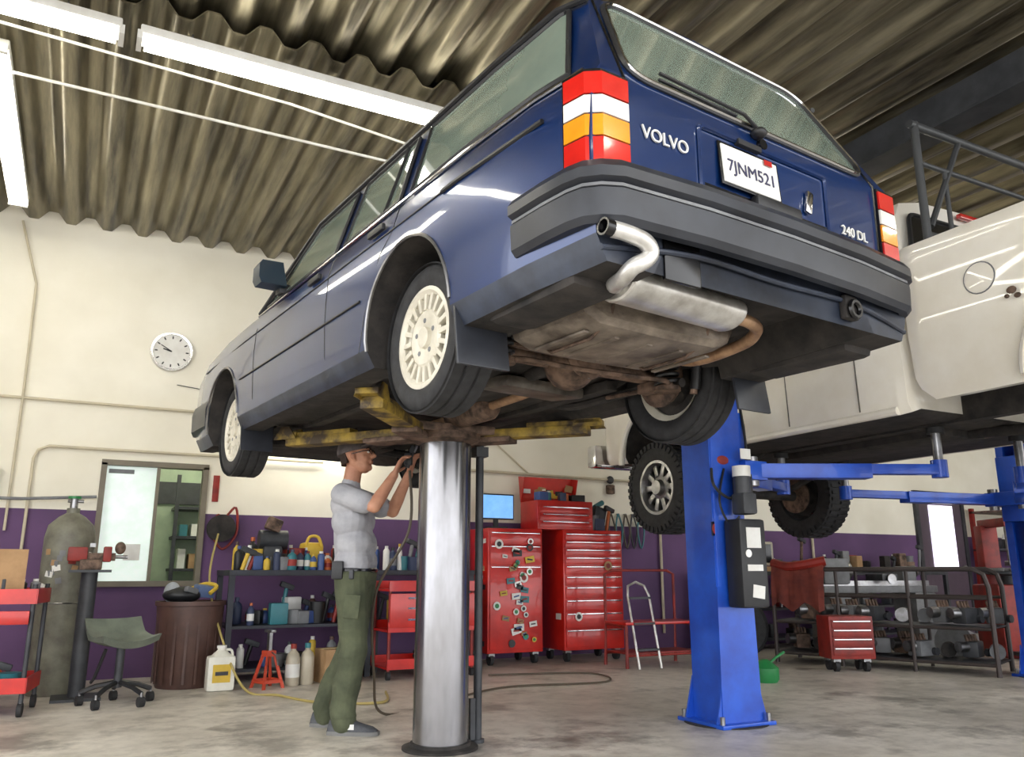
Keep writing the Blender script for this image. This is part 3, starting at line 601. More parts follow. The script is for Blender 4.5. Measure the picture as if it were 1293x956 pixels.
cp((.055,-.065,1.0),(.055,.065,1.0),.122,.122,0);cp((.055,-.07,1.12),(.055,.07,1.12),.116,.116,0);cp((.03,-.085,1.26),(.03,.085,1.26),.118,.118,0);cp((.015,-.10,1.36),(.015,.10,1.36),.110,.110,0);cp((.0,-.14,1.43),(0,.14,1.43),.065,.065,0)
cp((.05,0,1.03),(.02,0,1.3),.128,.124,0)
cp((0,0,1.44),(-.0,0,1.50),.075,.062,0)
cp((.0,0,1.48),(.015,0,1.60),.058,.055,2)
arms=[((.0,-.17,1.42),(.225,-.235,1.34),(.325,-.16,1.54)),((.0,.17,1.42),(.235,.20,1.34),(.365,.08,1.57))]
for s_,e_,h_ in arms:
    s_,e_,h_=V(s_),V(e_),V(h_);mid=s_.lerp(e_,.68)
    cp(s_,mid,.074,.070,0);cp(s_.lerp(e_,.3),e_,.048,.041,2);cp(e_,e_.lerp(h_,.35),.043,.042,2);cp(e_.lerp(h_,.3),h_,.042,.028,2)
def hand(wr,d,n_,s):
    wr=V(wr);d=V(d).normalized();n_=(V(n_)-d*V(n_).dot(d)).normalized();s=V(s);s=(s-d*s.dot(d)-n_*s.dot(n_)).normalized()
    for k in(-.028,-.01,.01,.026): cp(wr+s*k*.6,wr+d*.085+s*k,.016,.013,2)
    for k,l,c in((-.034,.058,1.0),(-.0115,.070,.85),(.0115,.076,.75),(.035,.068,.65)):
        p=wr+d*.088+s*k;a=.25*c
        for seg,r in((.45,.0092),(.32,.0088),(.25,.008)):
            q=p+(d*math.cos(a)+n_*math.sin(a))*l*seg*1.15;cp(p,q,r,r*.95,2);p=q;a+=.65*c
    p=wr+d*.03+s*.028;q=p+(d*.6+s*.75+n_*.3).normalized()*.042;cp(p,q,.0125,.011,2);q2=q+(d*.85+s*.25+n_*.5).normalized()*.034;cp(q,q2,.0105,.009,2)
hand(arms[0][2],(.35,.2,.9),(.8,.1,-.25),(0,1,0));hand(arms[1][2],(.3,-.2,.9),(.8,-.1,-.25),(0,-1,0))
HT=Matrix.Translation((.035,0,1.68))@Matrix.Rotation(math.radians(-14),4,'Y')
def hp(x,y,z): return HT@V((x,y,z))
cp(hp(-.015,0,.03),hp(-.02,0,.035),.088,.088,2);cp(hp(.02,0,.02),hp(.02,0,-.02),.078,.072,2);cp(hp(.035,-.018,-.07),hp(.035,.018,-.07),.042,.042,2)
cp(hp(.058,0,-.088),hp(.062,0,-.09),.024,.022,2);cp(hp(-.01,-.03,-.03),hp(.03,-.02,-.08),.045,.036,2);cp(hp(-.01,.03,-.03),hp(.03,.02,-.08),.045,.036,2)
cp(hp(.092,0,.012),hp(.114,0,-.022),.010,.014,2);cp(hp(.100,-.01,-.026),hp(.1,.01,-.026),.011,.011,2)
cp(hp(.080,-.03,.028),hp(.080,.03,.028),.015,.015,2);cp(hp(.084,-.016,-.058),hp(.084,.016,-.058),.010,.010,2);cp(hp(.083,-.014,-.046),hp(.083,.014,-.046),.009,.009,2)
for s in(-1,1):
    cp(hp(-.005,s*.078,.015),hp(-.008,s*.087,-.005),.016,.018,2);cp(hp(-.006,s*.082,-.01),hp(.0,s*.078,-.03),.013,.009,2)
    cp(hp(.05,s*.045,-.02),hp(.055,s*.04,-.025),.025,.025,2)
b_=MB()
for a,b2,ra,rb,t in caps:
    b_.ell(a,(ra,)*3,skin,seg=16,ring=10);b_.ell(b2,(rb,)*3,skin,seg=16,ring=10)
    if (b2-a).length>1e-4: b_.cyl(a,b2,ra,skin,rb,16)
bo=b_.obj('figure')
md=bo.modifiers.new('r','REMESH');md.mode='VOXEL';md.voxel_size=.0055
sm_=bo.modifiers.new('s','SMOOTH');sm_.iterations=4;sm_.factor=.5
dg=bpy.context.evaluated_depsgraph_get();dg.update();me=bpy.data.meshes.new_from_object(bo.evaluated_get(dg));bo.modifiers.clear();bo.data=me
me.materials.clear()
for m in(shirt,pants,skin): me.materials.append(m)
idx=[]
C_=[(a,b2-a,max((b2-a).length_squared,1e-9),ra,rb,t) for a,b2,ra,rb,t in caps]
for p_ in me.polygons:
    c=p_.center;best=9;bt=0
    for a,ab,l2,ra,rb,t in C_:
        ac=c-a;k=ac.dot(ab)/l2;k=0 if k<0 else(1 if k>1 else k)
        dd_=(ac-ab*k).length-(ra+(rb-ra)*k)
        if dd_<best: best=dd_;bt=t
    if bt!=2: bt=0 if c.z>.965 else 1
    idx.append(bt)
me.polygons.foreach_set('material_index',idx)
# cloth folds (normals cached first)
nrm=[v_.normal.copy() for v_ in me.vertices];cos_=[v_.co.copy() for v_ in me.vertices];out=[]
for c,nn_ in zip(cos_,nrm):
    if .1<c.z<.94:
        f=.0022*math.sin(c.z*38+c.y*20+math.sin(c.x*26)*1.6)*(1.7 if c.z<.28 or .44<c.z<.60 else .7);c=c+nn_*f
    elif .98<c.z<1.38 and abs(c.y)<.2 and c.x<.18: c=c+nn_*.0022*math.sin(c.z*26+c.y*16+c.x*24)
    out+=[c.x,c.y,c.z]
me.vertices.foreach_set('co',out)
me.polygons.foreach_set('use_smooth',[True]*len(idx));me.update();bo.parent=man
w=MB()
for ax,ay in((.05,-.12),(-.14,.13)):
    rings=[]
    for x,hw,h in((-.085,.025,.05),(-.075,.036,.085),(-.03,.042,.10),(.03,.044,.10),(.08,.048,.078),(.13,.052,.062),(.185,.047,.048),(.215,.028,.03)):
        rings.append([V((ax+x,ay+hw*math.cos(t),max(.014,.014+(h-.014)*max(0,math.sin(t))**.7) if math.sin(t)>0 else .014)) for t in [2*pi*j/16 for j in range(16)]])
    w.loft(rings,shoe)
    sole=[(-.095,.0),(-.085,.035),(-.03,.045),(.06,.049),(.13,.056),(.19,.049),(.225,.022)]
    P=[V((ax+x,ay+y,0)) for x,y in sole]+[V((ax+x,ay-y,0)) for x,y in sole[::-1]]
    w.poly(P,(0,0,.022),M('shoe_sole',(120,120,118),.6));w.box((ax+.06,ay-.049,.05),(.05,.004,.03),white,(0,0,0))
w.tube([(.057+.126*math.cos(t),.186*math.sin(t),.955) for t in [2*pi*i/28 for i in range(28)]],.013,blackgl,6,True)
w.box((.0,-.195,.955),(.07,.04,.11),black,bev=.01);w.box((.09,-.20,.93),(.03,.03,.06),dkgrey,bev=.01)
w.box((.10,-.205,.74),(.10,.012,.14),pants,(0,5,0),.008)
capm=M('cap_cloth',(112,104,102),.9,c2=(76,70,70),sc=12);hair=M('hair',(60,46,38),.8)
rg=[]
for t in range(9):
    a=t/8*pi/2;rg.append([hp(-.014+.113*math.cos(a)**.8*math.cos(u),.102*math.cos(a)**.8*math.sin(u),.030+.112*math.sin(a)**.9) for u in [2*pi*j/28 for j in range(28)]])
w.loft(rg,capm)
br=[hp(.060+.165*math.sin(u),-.080*math.cos(u),.040+.018*math.sin(u)) for u in [pi*j/12 for j in range(13)]]
w.poly(br,HT.to_3x3()@V((0,0,.011)),capm);w.ell(hp(-.014,0,.142),(.012,.012,.007),capm);w.box(hp(.095,0,.075),(.006,.05,.03),white,(0,-14,0))
rg=[[hp(-.018+.095*math.cos(u),.090*math.sin(u),z) for u in [pi*.62+pi*.76*j/14 for j in range(15)]]+[hp(-.018+.07*math.cos(u),.07*math.sin(u),z) for u in [pi*.62+pi*.76*j/14 for j in range(14,-1,-1)]] for z in(.045,.0,-.035)]
w.loft(rg,hair)
for s in(-1,1):
    w.ell(hp(.083,s*.032,.008),(.012,.013,.009),white,seg=10,ring=8);w.ell(hp(.0925,s*.032,.009),(.004,.005,.005),blackgl,seg=8,ring=6)
    w.tube([hp(.104,s*.032+.024*math.cos(u),.006+.017*math.sin(u)) for u in [2*pi*j/14 for j in range(14)]],.0026,blackgl,5,True)
    w.tube([hp(.102,s*.056,.010),hp(.07,s*.084,.012),hp(-.01,s*.098,.01)],.0032,blackgl,5)
    w.tube([hp(.094,s*.018,.030),hp(.093,s*.034,.035),hp(.082,s*.05,.030)],.004,hair,5)
w.tube([hp(.104,-.009,.008),hp(.106,.009,.008)],.0022,blackgl,5);w.tube([hp(.092,-.022,-.052),hp(.096,0,-.0525),hp(.092,.022,-.052)],.0025,M('lip',(150,90,80),.5),5)
w.obj('cap_and_shoes',parent=man)
w=MB();w.cyl((.38,-.05,1.60),(.42,-.04,1.74),.017,dkgrey);w.cyl((.42,-.04,1.70),(.44,-.03,1.76),.012,steel);w.box((.39,-.05,1.655),(.05,.05,.08),black,bev=.01)
w.obj('air_ratchet',parent=man)
# ---------------------------------------------------------------- SHOP FURNITURE
def bottle(w,x,y,z,r,h,m,cm=None):
    w.lathe([(r*.9,0),(r,.01),(r,h*.65),(r*.8,h*.76),(r*.35,h*.84),(r*.35,h*.9)],m,(x,y,z),seg=14);w.lathe([(r*.42,h*.88),(r*.42,h)],cm or m,(x,y,z),seg=10)
    if random.random()<.6: w.lathe([(r*1.02,h*.2),(r*1.02,h*.52)],random.choice([white,yell,redd,white,grey]),(x,y,z),seg=14)
def can(w,x,y,z,r,h,m,cm=None):
    w.lathe([(r,0),(r,h*.8),(r*.6,h*.88)],m,(x,y,z),seg=14);w.lathe([(r*.55,h*.85),(r*.55,h)],cm or white,(x,y,z),seg=10)
def jug(w,x,y,z,sx,sy,h,m,cm,rz=0):
    w.box((x,y,z+h*.38),(sx,sy,h*.76),m,(0,0,rz),.03);w.lathe([(sx*.42,0),(sx*.15,h*.14),(sx*.15,h*.2)],m,(x,y,z+h*.74),seg=14);w.lathe([(sx*.18,0),(sx*.18,h*.06)],cm,(x,y,z+h*.92),seg=12)
    w.tube([(x+sx*.1,y,z+h*.88),(x+sx*.36,y,z+h*.86),(x+sx*.42,y,z+h*.62)],.011,m,6,sm=4)
cl=[white,black,redd,teal,yell,dkgrey,grey,black,M('muted_blue',(60,84,140),.4),brown,M('label_dark',(50,60,90),.5),grey,white,orange]
mech=[grey,dkgrey,rust,steel,black,dirty,grey]
def clutter(w,x0,x1,y0,y1,z,n,hm=.3,pal=None):
    for i in range(n):
        x=x0+(x1-x0)*(i+.5+random.uniform(-.25,.25))/n;y=random.uniform(y0,y1);k=random.random();m=random.choice(pal or cl);h=random.uniform(.12,hm)
        if pal: k=.55+k*.45
        if k<.35: bottle(w,x,y,z,random.uniform(.03,.05),h,m,random.choice(cl))
        elif k<.6: can(w,x,y,z,.033,min(h,.24),m)
        elif k<.8: w.box((x,y,z+h*.35),(random.uniform(.06,.16),.12,h*.7),m,(0,0,random.uniform(-30,30)),.01)
        elif k<.9: w.lathe([(.06,0),(.075,h*.6),(.08,h*.6),(.05,h*.6)],m,(x,y,z),seg=16)
        else:
            w.cyl((x,y,z),(x+.05,y,z+h),.02,m);w.box((x+.05,y,z+h),(.14,.05,.05),dkgrey,(0,20,10),.01)
w=MB()
w.lathe([(.23,0),(.24,.02),(.275,.66),(.29,.665),(.29,.70),(.265,.70),(.26,.6)],brown,seg=36)
for a in range(18): w.box((.262*math.cos(a*pi/9),.262*math.sin(a*pi/9),.34),(.012,.02,.6),brown,(0,0,a*20))
w.ell((0,0,.62),(.25,.25,.07),blackgl);w.obj('trash_can',(.92,7.80,0))
w=MB();w.ell((-.08,0,.05),(.16,.13,.07),black);w.box((.1,.02,.08),(.16,.12,.1),M('blue_pack',(90,110,150),.5),(10,5,20),.02);w.tube([(.14,-.05,.06),(.2,0,.12),(.12,.08,.14),(0,.06,.1)],.018,yell,8,sm=5);w.box((-.02,-.1,.09),(.12,.06,.05),grey,(0,15,30),.02)
w.ell((-.16,.02,.07),(.07,.08,.09),M('rag_cloth',(170,175,180),.9));w.obj('rag_pile',(.92,7.80,.70))
w=MB()
w.T=Matrix.Rotation(math.radians(20),4,'Z')
gs=M('seat_vinyl',(112,120,106),.5,c2=(88,94,84))
rings=[]
for i in range(9):
    u=-1+2*i/8;rings.append([V((u*.21,-.19+.38*j/8+0,.02+.05*u*u+(.16*max(0,(j/8-.72)/.28)**1.4)*(1-.25*u*u)+.01*math.cos(j))) for j in range(9)]+[V((u*.20,-.18+.37*j/8+.01,-.02+.05*u*u+(.16*max(0,(j/8-.72)/.28)**1.4)*(1-.25*u*u))) for j in range(8,-1,-1)])
w.T=w.T@Matrix.Translation((0,0,.42));w.loft(rings,gs);w.T=Matrix.Rotation(math.radians(20),4,'Z')
w.cyl((0,0,.12),(0,0,.42),.03,dkgrey);w.tube([(-.15,-.1,.4),(-.17,0,.2),(-.15,.1,.16)],.012,black,6)
for i in range(5):
    a=2*pi*i/5;e=(.25*math.cos(a),.25*math.sin(a));w.tube([(0,0,.16),(e[0]*.6,e[1]*.6,.13),(e[0],e[1],.09)],.018,black,6);w.cyl((e[0],e[1],.06),(e[0],e[1],.10),.01,steel);w.cyl((e[0]-.02,e[1],.035),(e[0]+.02,e[1],.035),.035,rubber)
w.obj('rolling_stool',(.36,6.96,0))
w=MB()
gc=M('cylinder_paint',(124,124,108),.5,c2=(92,88,78),sc=6)
w.lathe([(.18,0),(.19,.02),(.19,1.22),(.17,1.32),(.10,1.39),(.05,1.42),(.05,1.46)],gc,seg=32);w.lathe([(.03,1.46),(.03,1.54)],steel);w.cyl((-.05,0,1.52),(.07,0,1.52),.014,steel);w.lathe([(.05,1.54),(.05,1.56)],green)
for i in range(16):
    a=random.uniform(-2.9,-.2);z=random.uniform(.75,1.2);w.box((.19*math.cos(a),.19*math.sin(a),z),(.004,random.uniform(.04,.07),.045),random.choice([white,white,card,grey,redd,grey]),(random.uniform(-15,15),0,math.degrees(a)))
w.tube([(.19*math.cos(t),.19*math.sin(t),.7) for t in [2*pi*i/24 for i in range(24)]],.006,steel,5,True)
w.obj('gas_cylinder',(-.07,7.80,0))
w=MB()
w.box((0,0,.01),(.34,.34,.02),dkgrey);w.cyl((0,0,.02),(0,0,.94),.06,dkgrey);w.box((0,0,.95),(.30,.26,.02),dkgrey)
w.box((0,0,1.0),(.16,.14,.08),rust,bev=.01);w.box((-.10,0,1.08),(.14,.11,.11),redd,bev=.015);w.box((.11,0,1.08),(.06,.12,.12),redd,bev=.01);w.box((.02,0,1.06),(.3,.06,.06),rust);w.box((.0,0,1.15),(.04,.13,.03),steel);w.cyl((.14,0,1.06),(.26,0,1.06),.014,steel);w.cyl((.25,-.1,1.06),(.25,.1,1.06),.008,steel);w.ell((.20,0,1.13),(.04,.03,.05),rust)
w.obj('bench_vise',(.10,7.40,0))
w=MB()
for a in(-1,1):
    for b2 in(-1,1):
        w.cyl((a*.38,b2*.22,.09),(a*.38,b2*.22,.86),.016,dkgrey);w.cyl((a*.38-.015,b2*.22,.045),(a*.38+.015,b2*.22,.045),.045,rubber)
        w.cyl((a*.38,b2*.22,.05),(a*.38,b2*.22,.10),.012,steel)
for z in(.16,.74):
    w.box((0,0,z),(.80,.48,.02),redd)
    for b2 in(-.24,.24): w.box((0,b2,z+.04),(.8,.012,.1),red)
    for a in(-.4,.4): w.box((a,0,z+.04),(.012,.48,.1),red)
w.box((0,-.245,.64),(.74,.02,.09),red,bev=.006);w.box((0,-.26,.64),(.3,.015,.02),black)
clutter(w,-.32,.36,-.1,.12,.75,8,.28);clutter(w,-.3,.34,-.1,.1,.17,5,.2)
w.box((.16,0,.93),(.2,.2,.34),card,(0,0,15));w.obj('red_tool_cart',(-.58,6.95,0),-8)
def bench(name,x0,x1,y0,y1,h,m,items=True,shelves=(.12,.48)):
    w=MB()
    abox(w,x0,x1,y0,y1,h-.05,h,m,.005)
    for x in(x0+.03,x1-.03):
        for y in(y0+.03,y1-.03): abox(w,x-.025,x+.025,y-.025,y+.025,0,h-.05,m)
    for z in shelves: abox(w,x0+.02,x1-.02,y0+.03,y1-.02,z-.025,z,m)
    w.obj(name)
db=M('bench_dark',(40,44,56),.5,c2=(28,30,38))
bench('workbench',1.2,2.52,7.68,8.42,.96,db)
w=MB();clutter(w,1.28,2.45,8.1,8.3,.96,14,.42);clutter(w,1.3,2.45,7.95,8.1,.96,14,.34);clutter(w,1.3,2.45,7.75,7.9,.96,16,.2)
w.box((1.62,8.05,1.08),(.18,.2,.2),dkgrey,bev=.03);w.cyl((1.5,8.05,1.24),(1.76,8.05,1.24),.09,dkgrey);w.box((1.62,8.0,1.38),(.14,.12,.12),rust,(0,20,0),.02)
w.box((2.0,8.05,1.10),(.2,.16,.24),yell,(0,0,12),.04);w.tube([(1.93,7.97,1.2),(1.96,7.97,1.27),(2.04,7.97,1.27),(2.08,7.97,1.18)],.015,yell,8,sm=5)
w.obj('bench_clutter')
w=MB();clutter(w,1.3,2.44,7.78,8.1,.48,14,.32);clutter(w,1.3,2.44,8.1,8.3,.48,9,.34);w.obj('shelf_bottles')
w=MB();clutter(w,1.3,2.44,7.8,8.1,.12,10,.28);w.obj('lower_shelf_bottles')
bench('parts_bench',2.62,3.7,7.95,8.45,.96,db)
w=MB();clutter(w,2.7,3.65,8.05,8.35,.96,16,.36);w.obj('parts_clutter');w=MB();clutter(w,2.7,3.65,8.1,8.35,.48,8,.3);w.obj('shelf_parts')
w=MB();jug(w,0,0,0,.22,.16,.36,M('jug_white',(232,230,218),.45),white);w.box((-.0,-.083,.14),(.14,.004,.14),yell);w.box((0,-.086,.14),(.1,.003,.03),dkgrey);w.obj('oil_jug',(1.14,7.38,0))
def jackstand(loc,s=1):
    w=MB()
    for a in(-1,1):
        for b2 in(-1,1): w.poly([(a*.11*s,b2*.11*s,0),(a*.08*s,b2*.11*s,0),(a*.02*s,b2*.03*s,.30*s),(a*.04*s,b2*.04*s,.30*s)],(0,-b2*.012,0),M('jack_orange',(200,72,46),.5))
    jo=MC['jack_orange']
    for b2 in(-1,1): w.box((0,b2*.095*s,.06*s),(.17*s,.008,.03*s),jo)
    for a in(-1,1): w.box((a*.09*s,0,.06*s),(.008,.17*s,.03*s),jo)
    w.box((0,0,.29*s),(.09*s,.09*s,.05*s),jo);w.box((0,0,.38*s),(.03*s,.04*s,.2*s),steel);w.box((0,0,.48*s),(.05*s,.12*s,.025*s),steel,bev=.004);w.tube([(0,-.05*s,.3*s),(0,-.12*s,.28*s),(0,-.16*s,.2*s)],.007,steel,6)
    w.obj('jack_stand',loc,20)
jackstand((1.52,7.36,0),.95)
w=MB();bottle(w,0,0,0,.06,.34,M('clear_jug',(190,180,160),.3),redd);bottle(w,.13,.03,0,.06,.34,MC['clear_jug'],teal);w.obj('antifreeze_bottles',(1.74,7.42,0))
w=MB();w.box((0,0,.14),(.34,.28,.28),card);w.box((0,-.141,.2),(.1,.003,.06),white);w.box((0,0,.283),(.34,.05,.004),M('tape',(200,180,130),.3));w.obj('cardboard_box',(2.16,7.5,0),5)
w=MB()
for z in(.10,.42,.78):
    w.box((0,0,z),(.86,.46,.02),red)
    w.box((0,-.235,z+.035),(.86,.012,.09),red);w.box((0,.235,z+.035),(.86,.012,.09),red)
for a in(-1,1):
    for b2 in(-1,1): w.cyl((a*.41,b2*.21,.07),(a*.41,b2*.21,.85),.015,redd);w.cyl((a*.41-.015,b2*.21,.038),(a*.41+.015,b2*.21,.038),.038,rubber)
w.box((0,-.24,.60),(.84,.02,.30),red,bev=.004)
for z in(.52,.62,.71): w.box((0,-.256,z),(.5,.012,.015),chrome)
for i in range(3): w.tube([(.1+.17*math.cos(t),.0+.17*math.sin(t),.14+i*.035) for t in [2*pi*j/20 for j in range(20)]],.018,rubber,8,True)
w.obj('red_roller_cart',(2.98,7.55,0))
def cabinet(name,loc,wd,dp,h,rows,rz=0,stick=0,m=red,cols=1,caster=True):
    w=MB();z0=.12 if caster else 0
    w.box((0,0,(z0+h)/2),(wd,dp,h-z0),m,bev=.008)
    if caster:
        for a in(-1,1):
            for b2 in(-1,1): w.cyl((a*(wd/2-.07)-.02,b2*(dp/2-.07),.055),(a*(wd/2-.07)+.02,b2*(dp/2-.07),.055),.055,rubber);w.box((a*(wd/2-.07),b2*(dp/2-.07),.105),(.07,.07,.03),steel)
    z=z0+.03;tot=sum(rows);H_=h-z0-.06
    for r in rows:
        hh=H_*r/tot
        w.box((0,-dp/2-.006,z+hh/2),(wd-.05,.014,hh-.012),m,bev=.003);w.box((0,-dp/2-.018,z+hh-.018),(wd-.07,.012,.014),chrome,bev=.003);z+=hh
    for i in range(stick):
        zz=z0+.08+(h-z0-.2)*((i+.5)/stick);s_=random.uniform(.06,.12);mm_=random.choice([white,white,whlens,card,yell,teal,black,white])
        xx=random.uniform(-.02,wd/2-.07) if i%4 else random.uniform(-wd/2+.07,0)
        if random.random()<.5: w.box((xx,-dp/2-.0265,zz),(s_,.003,s_*.6),mm_,(0,random.uniform(-20,20),0));w.box((xx,-dp/2-.0285,zz),(s_*.6,.002,s_*.15),random.choice([redd,black,MC['muted_blue']]),(0,random.uniform(-20,20),0))
        else: w.lathe([(s_*.45,0),(s_*.45,.003)],mm_,(xx,-dp/2-.025,zz),(0,-1,0),16);w.lathe([(s_*.25,0),(s_*.25,.005)],random.choice([redd,black,green]),(xx,-dp/2-.025,zz),(0,-1,0),16)
        if i%3==0: w.box((-wd/2-.002,random.uniform(-dp/2+.06,dp/2-.06),zz),(.003,s_,s_*.6),mm_,(random.uniform(-20,20),0,0))
    w.obj(name,loc,rz)
cabinet('tool_cabinet',(4.17,8.18,0),.66,.5,1.40,[6,1.5,1],0,34)
cabinet('tool_cabinet',(5.12,8.12,0),.78,.5,1.40,[2.2,2,1.6,1.6,1.3,1.3,1.1,1,1,1],0,2)
w=MB();w.box((0,0,.16),(.72,.40,.32),red,bev=.006)
for z in(.06,.14,.22): w.box((0,-.206,z),(.68,.012,.07),red,bev=.003);w.box((0,-.216,z+.025),(.6,.01,.01),chrome)
w.poly([(-.36,.19,.32),(.36,.19,.32),(.36,.24,.62),(-.36,.24,.62)],(0,.012,.0),red)
for s in(-1,1): w.poly([(s*.36,.19,.32),(s*.36,.24,.62),(s*.36,.10,.60)],(-s*.012,0,0),red)
for i in range(14): w.box((random.uniform(-.3,.3),.185+.01*random.random(),random.uniform(.38,.58)),(.10,.004,.05),random.choice([white,yell,card,black,card]),(0,random.uniform(-20,20),0))
clutter(w,-.3,.3,-.12,.1,.32,7,.14);w.obj('open_tool_chest',(4.80,8.12,1.40))
w=MB();w.box((0,0,.01),(.2,.16,.02),black);w.box((0,.02,.07),(.05,.03,.12),black);w.box((0,0,.24),(.42,.03,.28),black,bev=.006);w.box((0,-.017,.24),(.39,.004,.25),M('screen',(110,170,225),.3,emit=.9,c2=(150,200,240)));w.obj('computer_monitor',(4.05,8.15,1.405))
w=MB();clutter(w,-.12,.14,-.1,.1,0,4,.3);w.box((.05,.0,.2),(.16,.1,.16),dkgrey,(0,15,0),.02);w.cyl((.0,0,.28),(.14,.05,.34),.03,teal);w.obj('power_tools',(5.34,8.15,1.405))
w=MB()
for i in range(5):
    x=i*.11;w.cyl((x,0,.5),(x,-.05,.5),.008,steel,seg=6);w.tube([(x,-.04,.5),(x+.05,-.05,.3),(x,-.05,.08),(x-.05,-.05,.3),(x-.01,-.04,.5)],.012,random.choice([black,hosed,teal,dkgrey]),6,sm=4)
w.box((.0,-.04,.80),(.1,.07,.12),rust,bev=.02);w.ell((.0,-.04,.92),(.05,.04,.05),dkgrey);w.obj('hanging_cables',(5.85,8.6,1.15))
w=MB();w.lathe([(.13,0),(.13,.02),(.05,.03),(.05,.10),(.13,.11),(.13,.13)],dirty,(0,0,0),(0,-1,0),28)
for k in range(3): w.tube([(.10*math.cos(t),-.04-.02*k,.10*math.sin(t)) for t in [2*pi*j/24 for j in range(24)]],.018,hosem,8,True)
w.tube([(.02,-.1,.1),(.12,-.1,.2),(.14,-.1,-.05),(.02,-.1,-.2),(-.08,-.1,-.05),(-.05,-.1,.12)],.012,redd,6,True,sm=5)
w.obj('hose_reel',(1.22,8.585,1.36))
w=MB();w.tube([(1.18,8.4,1.3),(1.10,8.15,.9),(1.13,7.62,.5),(1.28,7.1,.05),(1.5,6.8,.012),(1.7,6.3,.012),(2.1,6.1,.012),(2.3,6.6,.012)],.010,hosem,8,sm=10);w.obj('air_hose')
w=MB();w.tube([(1.84,4.96,1.58),(1.86,5.0,1.2),(1.72,5.2,.8),(1.78,5.35,.3),(1.95,5.6,.012),(2.6,6.0,.012),(3.3,6.4,.012),(4.2,6.3,.012),(4.4,6.9,.012),(3.5,7.2,.012)],.009,hosed,8,sm=10);w.obj('air_hose')
w=MB()
for a in(-.44,.44):
    w.tube([(a,-.2,0),(a,-.2,.40),(a,.2,.42),(a,.22,0)],.018,redd,8);w.tube([(a,.2,.42),(a,.2,.92),(a*.8,.2,.96)],.016,redd,8)
w.tube([(-.35,.2,.96),(.35,.2,.96)],.014,redd,8)
for y,z in((-.2,.12),(.2,.12)): w.cyl((-.44,y,z),(.44,y,z),.012,redd)
w.box((0,0,.43),(.9,.42,.03),red,bev=.01);w.box((0,0,.14),(.88,.38,.015),redd)
for a in(-.36,-.10): w.tube([(a,-.30,0),(a,-.12,.70),(a+.03 if a<-.2 else a-.03,-.08,.80),(-.23,-.07,.84)],.013,alum,8)
for k in range(3): w.box((-.23,-.25+.065*k,.18+k*.25),(.25,.08,.02),dkgrey)
w.obj('step_ladder_cart',(5.45,7.28,0),-3)
w=MB();w.lathe([(.10,0),(.12,.03),(.12,.12),(.06,.17),(.03,.19)],green,seg=20);w.tube([(.05,0,.15),(.14,0,.2),(.24,0,.24)],.012,green,8);w.tube([(-.1,0,.12),(-.16,0,.14),(-.1,0,.05)],.01,green,6,sm=4);w.obj('oil_can',(5.50,5.72,0))
w=MB();rk=M('rack_tube',(70,62,60),.5,.3)
A=V((6.83,6.9,0));Bq=V((7.62,4.95,0));d=(Bq-A);u=d.normalized();nn=V((u.y,-u.x,0))
if nn.x<0: nn=-nn
for k in(0,.62):
    o=A+nn*k
    w.tube([o,o+V((0,0,.80)),o+u*.03+V((0,0,.92)),o+u*.12+V((0,0,.97)),o+u*(d.length-.12)+V((0,0,.97)),o+u*(d.length-.03)+V((0,0,.92)),o+u*d.length+V((0,0,.8)),o+u*d.length],.024,rk,8)
    for z in(.10,.42,.70): w.cyl(o+V((0,0,z)),o+d+V((0,0,z)),.016,rk,seg=8)
    for t in(.33,.66): w.cyl(o+d*t,o+d*t+V((0,0,.97)),.018,rk,seg=8)
ang=math.degrees(math.atan2(u.y,u.x))
for z in(.11,.43): w.box((A+Bq)/2+nn*.31+V((0,0,z)),(d.length,.6,.015),dkgrey,(0,0,ang))
w.obj('parts_rack')
w=MB()
def engine(w,p,s=1,m=None):
    m=m or random.choice([grey,dkgrey,rust]);p=V(p)
    w.box(p+V((0,0,.12*s)),(.30*s,.20*s,.20*s),m,(0,0,random.uniform(0,60)),.02);w.cyl(p+V((-.1*s,0,.15*s)),p+V((-.24*s,.03,.15*s)),.07*s,steel)
    for i in range(4): w.cyl(p+V((-.09*s+.06*s*i,0,.2*s)),p+V((-.09*s+.06*s*i,.02,.30*s)),.02*s,rust,seg=10)
    w.cyl(p+V((.12*s,-.1*s,.08*s)),p+V((.12*s,-.15*s,.08*s)),.05*s,dkgrey)
for i in range(10):
    t=i/10+.07
    for z in(.12,.44):
        p_=A+d*t+nn*random.uniform(.15,.45)+V((0,0,z));k=random.random()
        if k<.6: engine(w,p_,.75)
        elif k<.8: w.cyl(p_,p_+V((0,0,.17)),.07,random.choice(mech))
        else: w.cyl(p_+V((0,0,.07)),p_+V((.15,.1,.07)),.07,random.choice(mech))
w.obj('spare_parts')
w=MB();w.lathe([(.30,-.09),(.33,-.07),(.34,0),(.33,.07),(.30,.09),(.2,.09),(.19,0),(.2,-.09),(.30,-.09)],rubber,(0,0,.34),(.6,.8,0),40,False);w.lathe([(.19,-.03),(.02,-.05),(.02,.05),(.19,.03)],dkgrey,(0,0,.34),(.6,.8,0),24);w.obj('spare_tyre',(6.60,7.25,0))
cabinet('low_tool_cabinet',(6.84,5.98,0),.44,.30,.52,[1,1,1,1],-25,0,redd)
w=MB();w.box((0,0,.03),(.4,.4,.06),card);w.box((0,0,.22),(.36,.34,.3),M('crt_beige',(180,172,155),.5),bev=.03);w.box((0,-.172,.22),(.29,.01,.23),blackgl,bev=.01);w.obj('crt_monitor',(7.75,8.1,.95),-20)
w=MB();w.tube([(-.28,0,.04),(-.1,-.04,.0),(.1,-.05,.02),(.3,0,.06)],.05,redd,10,sm=5)
rings=[]
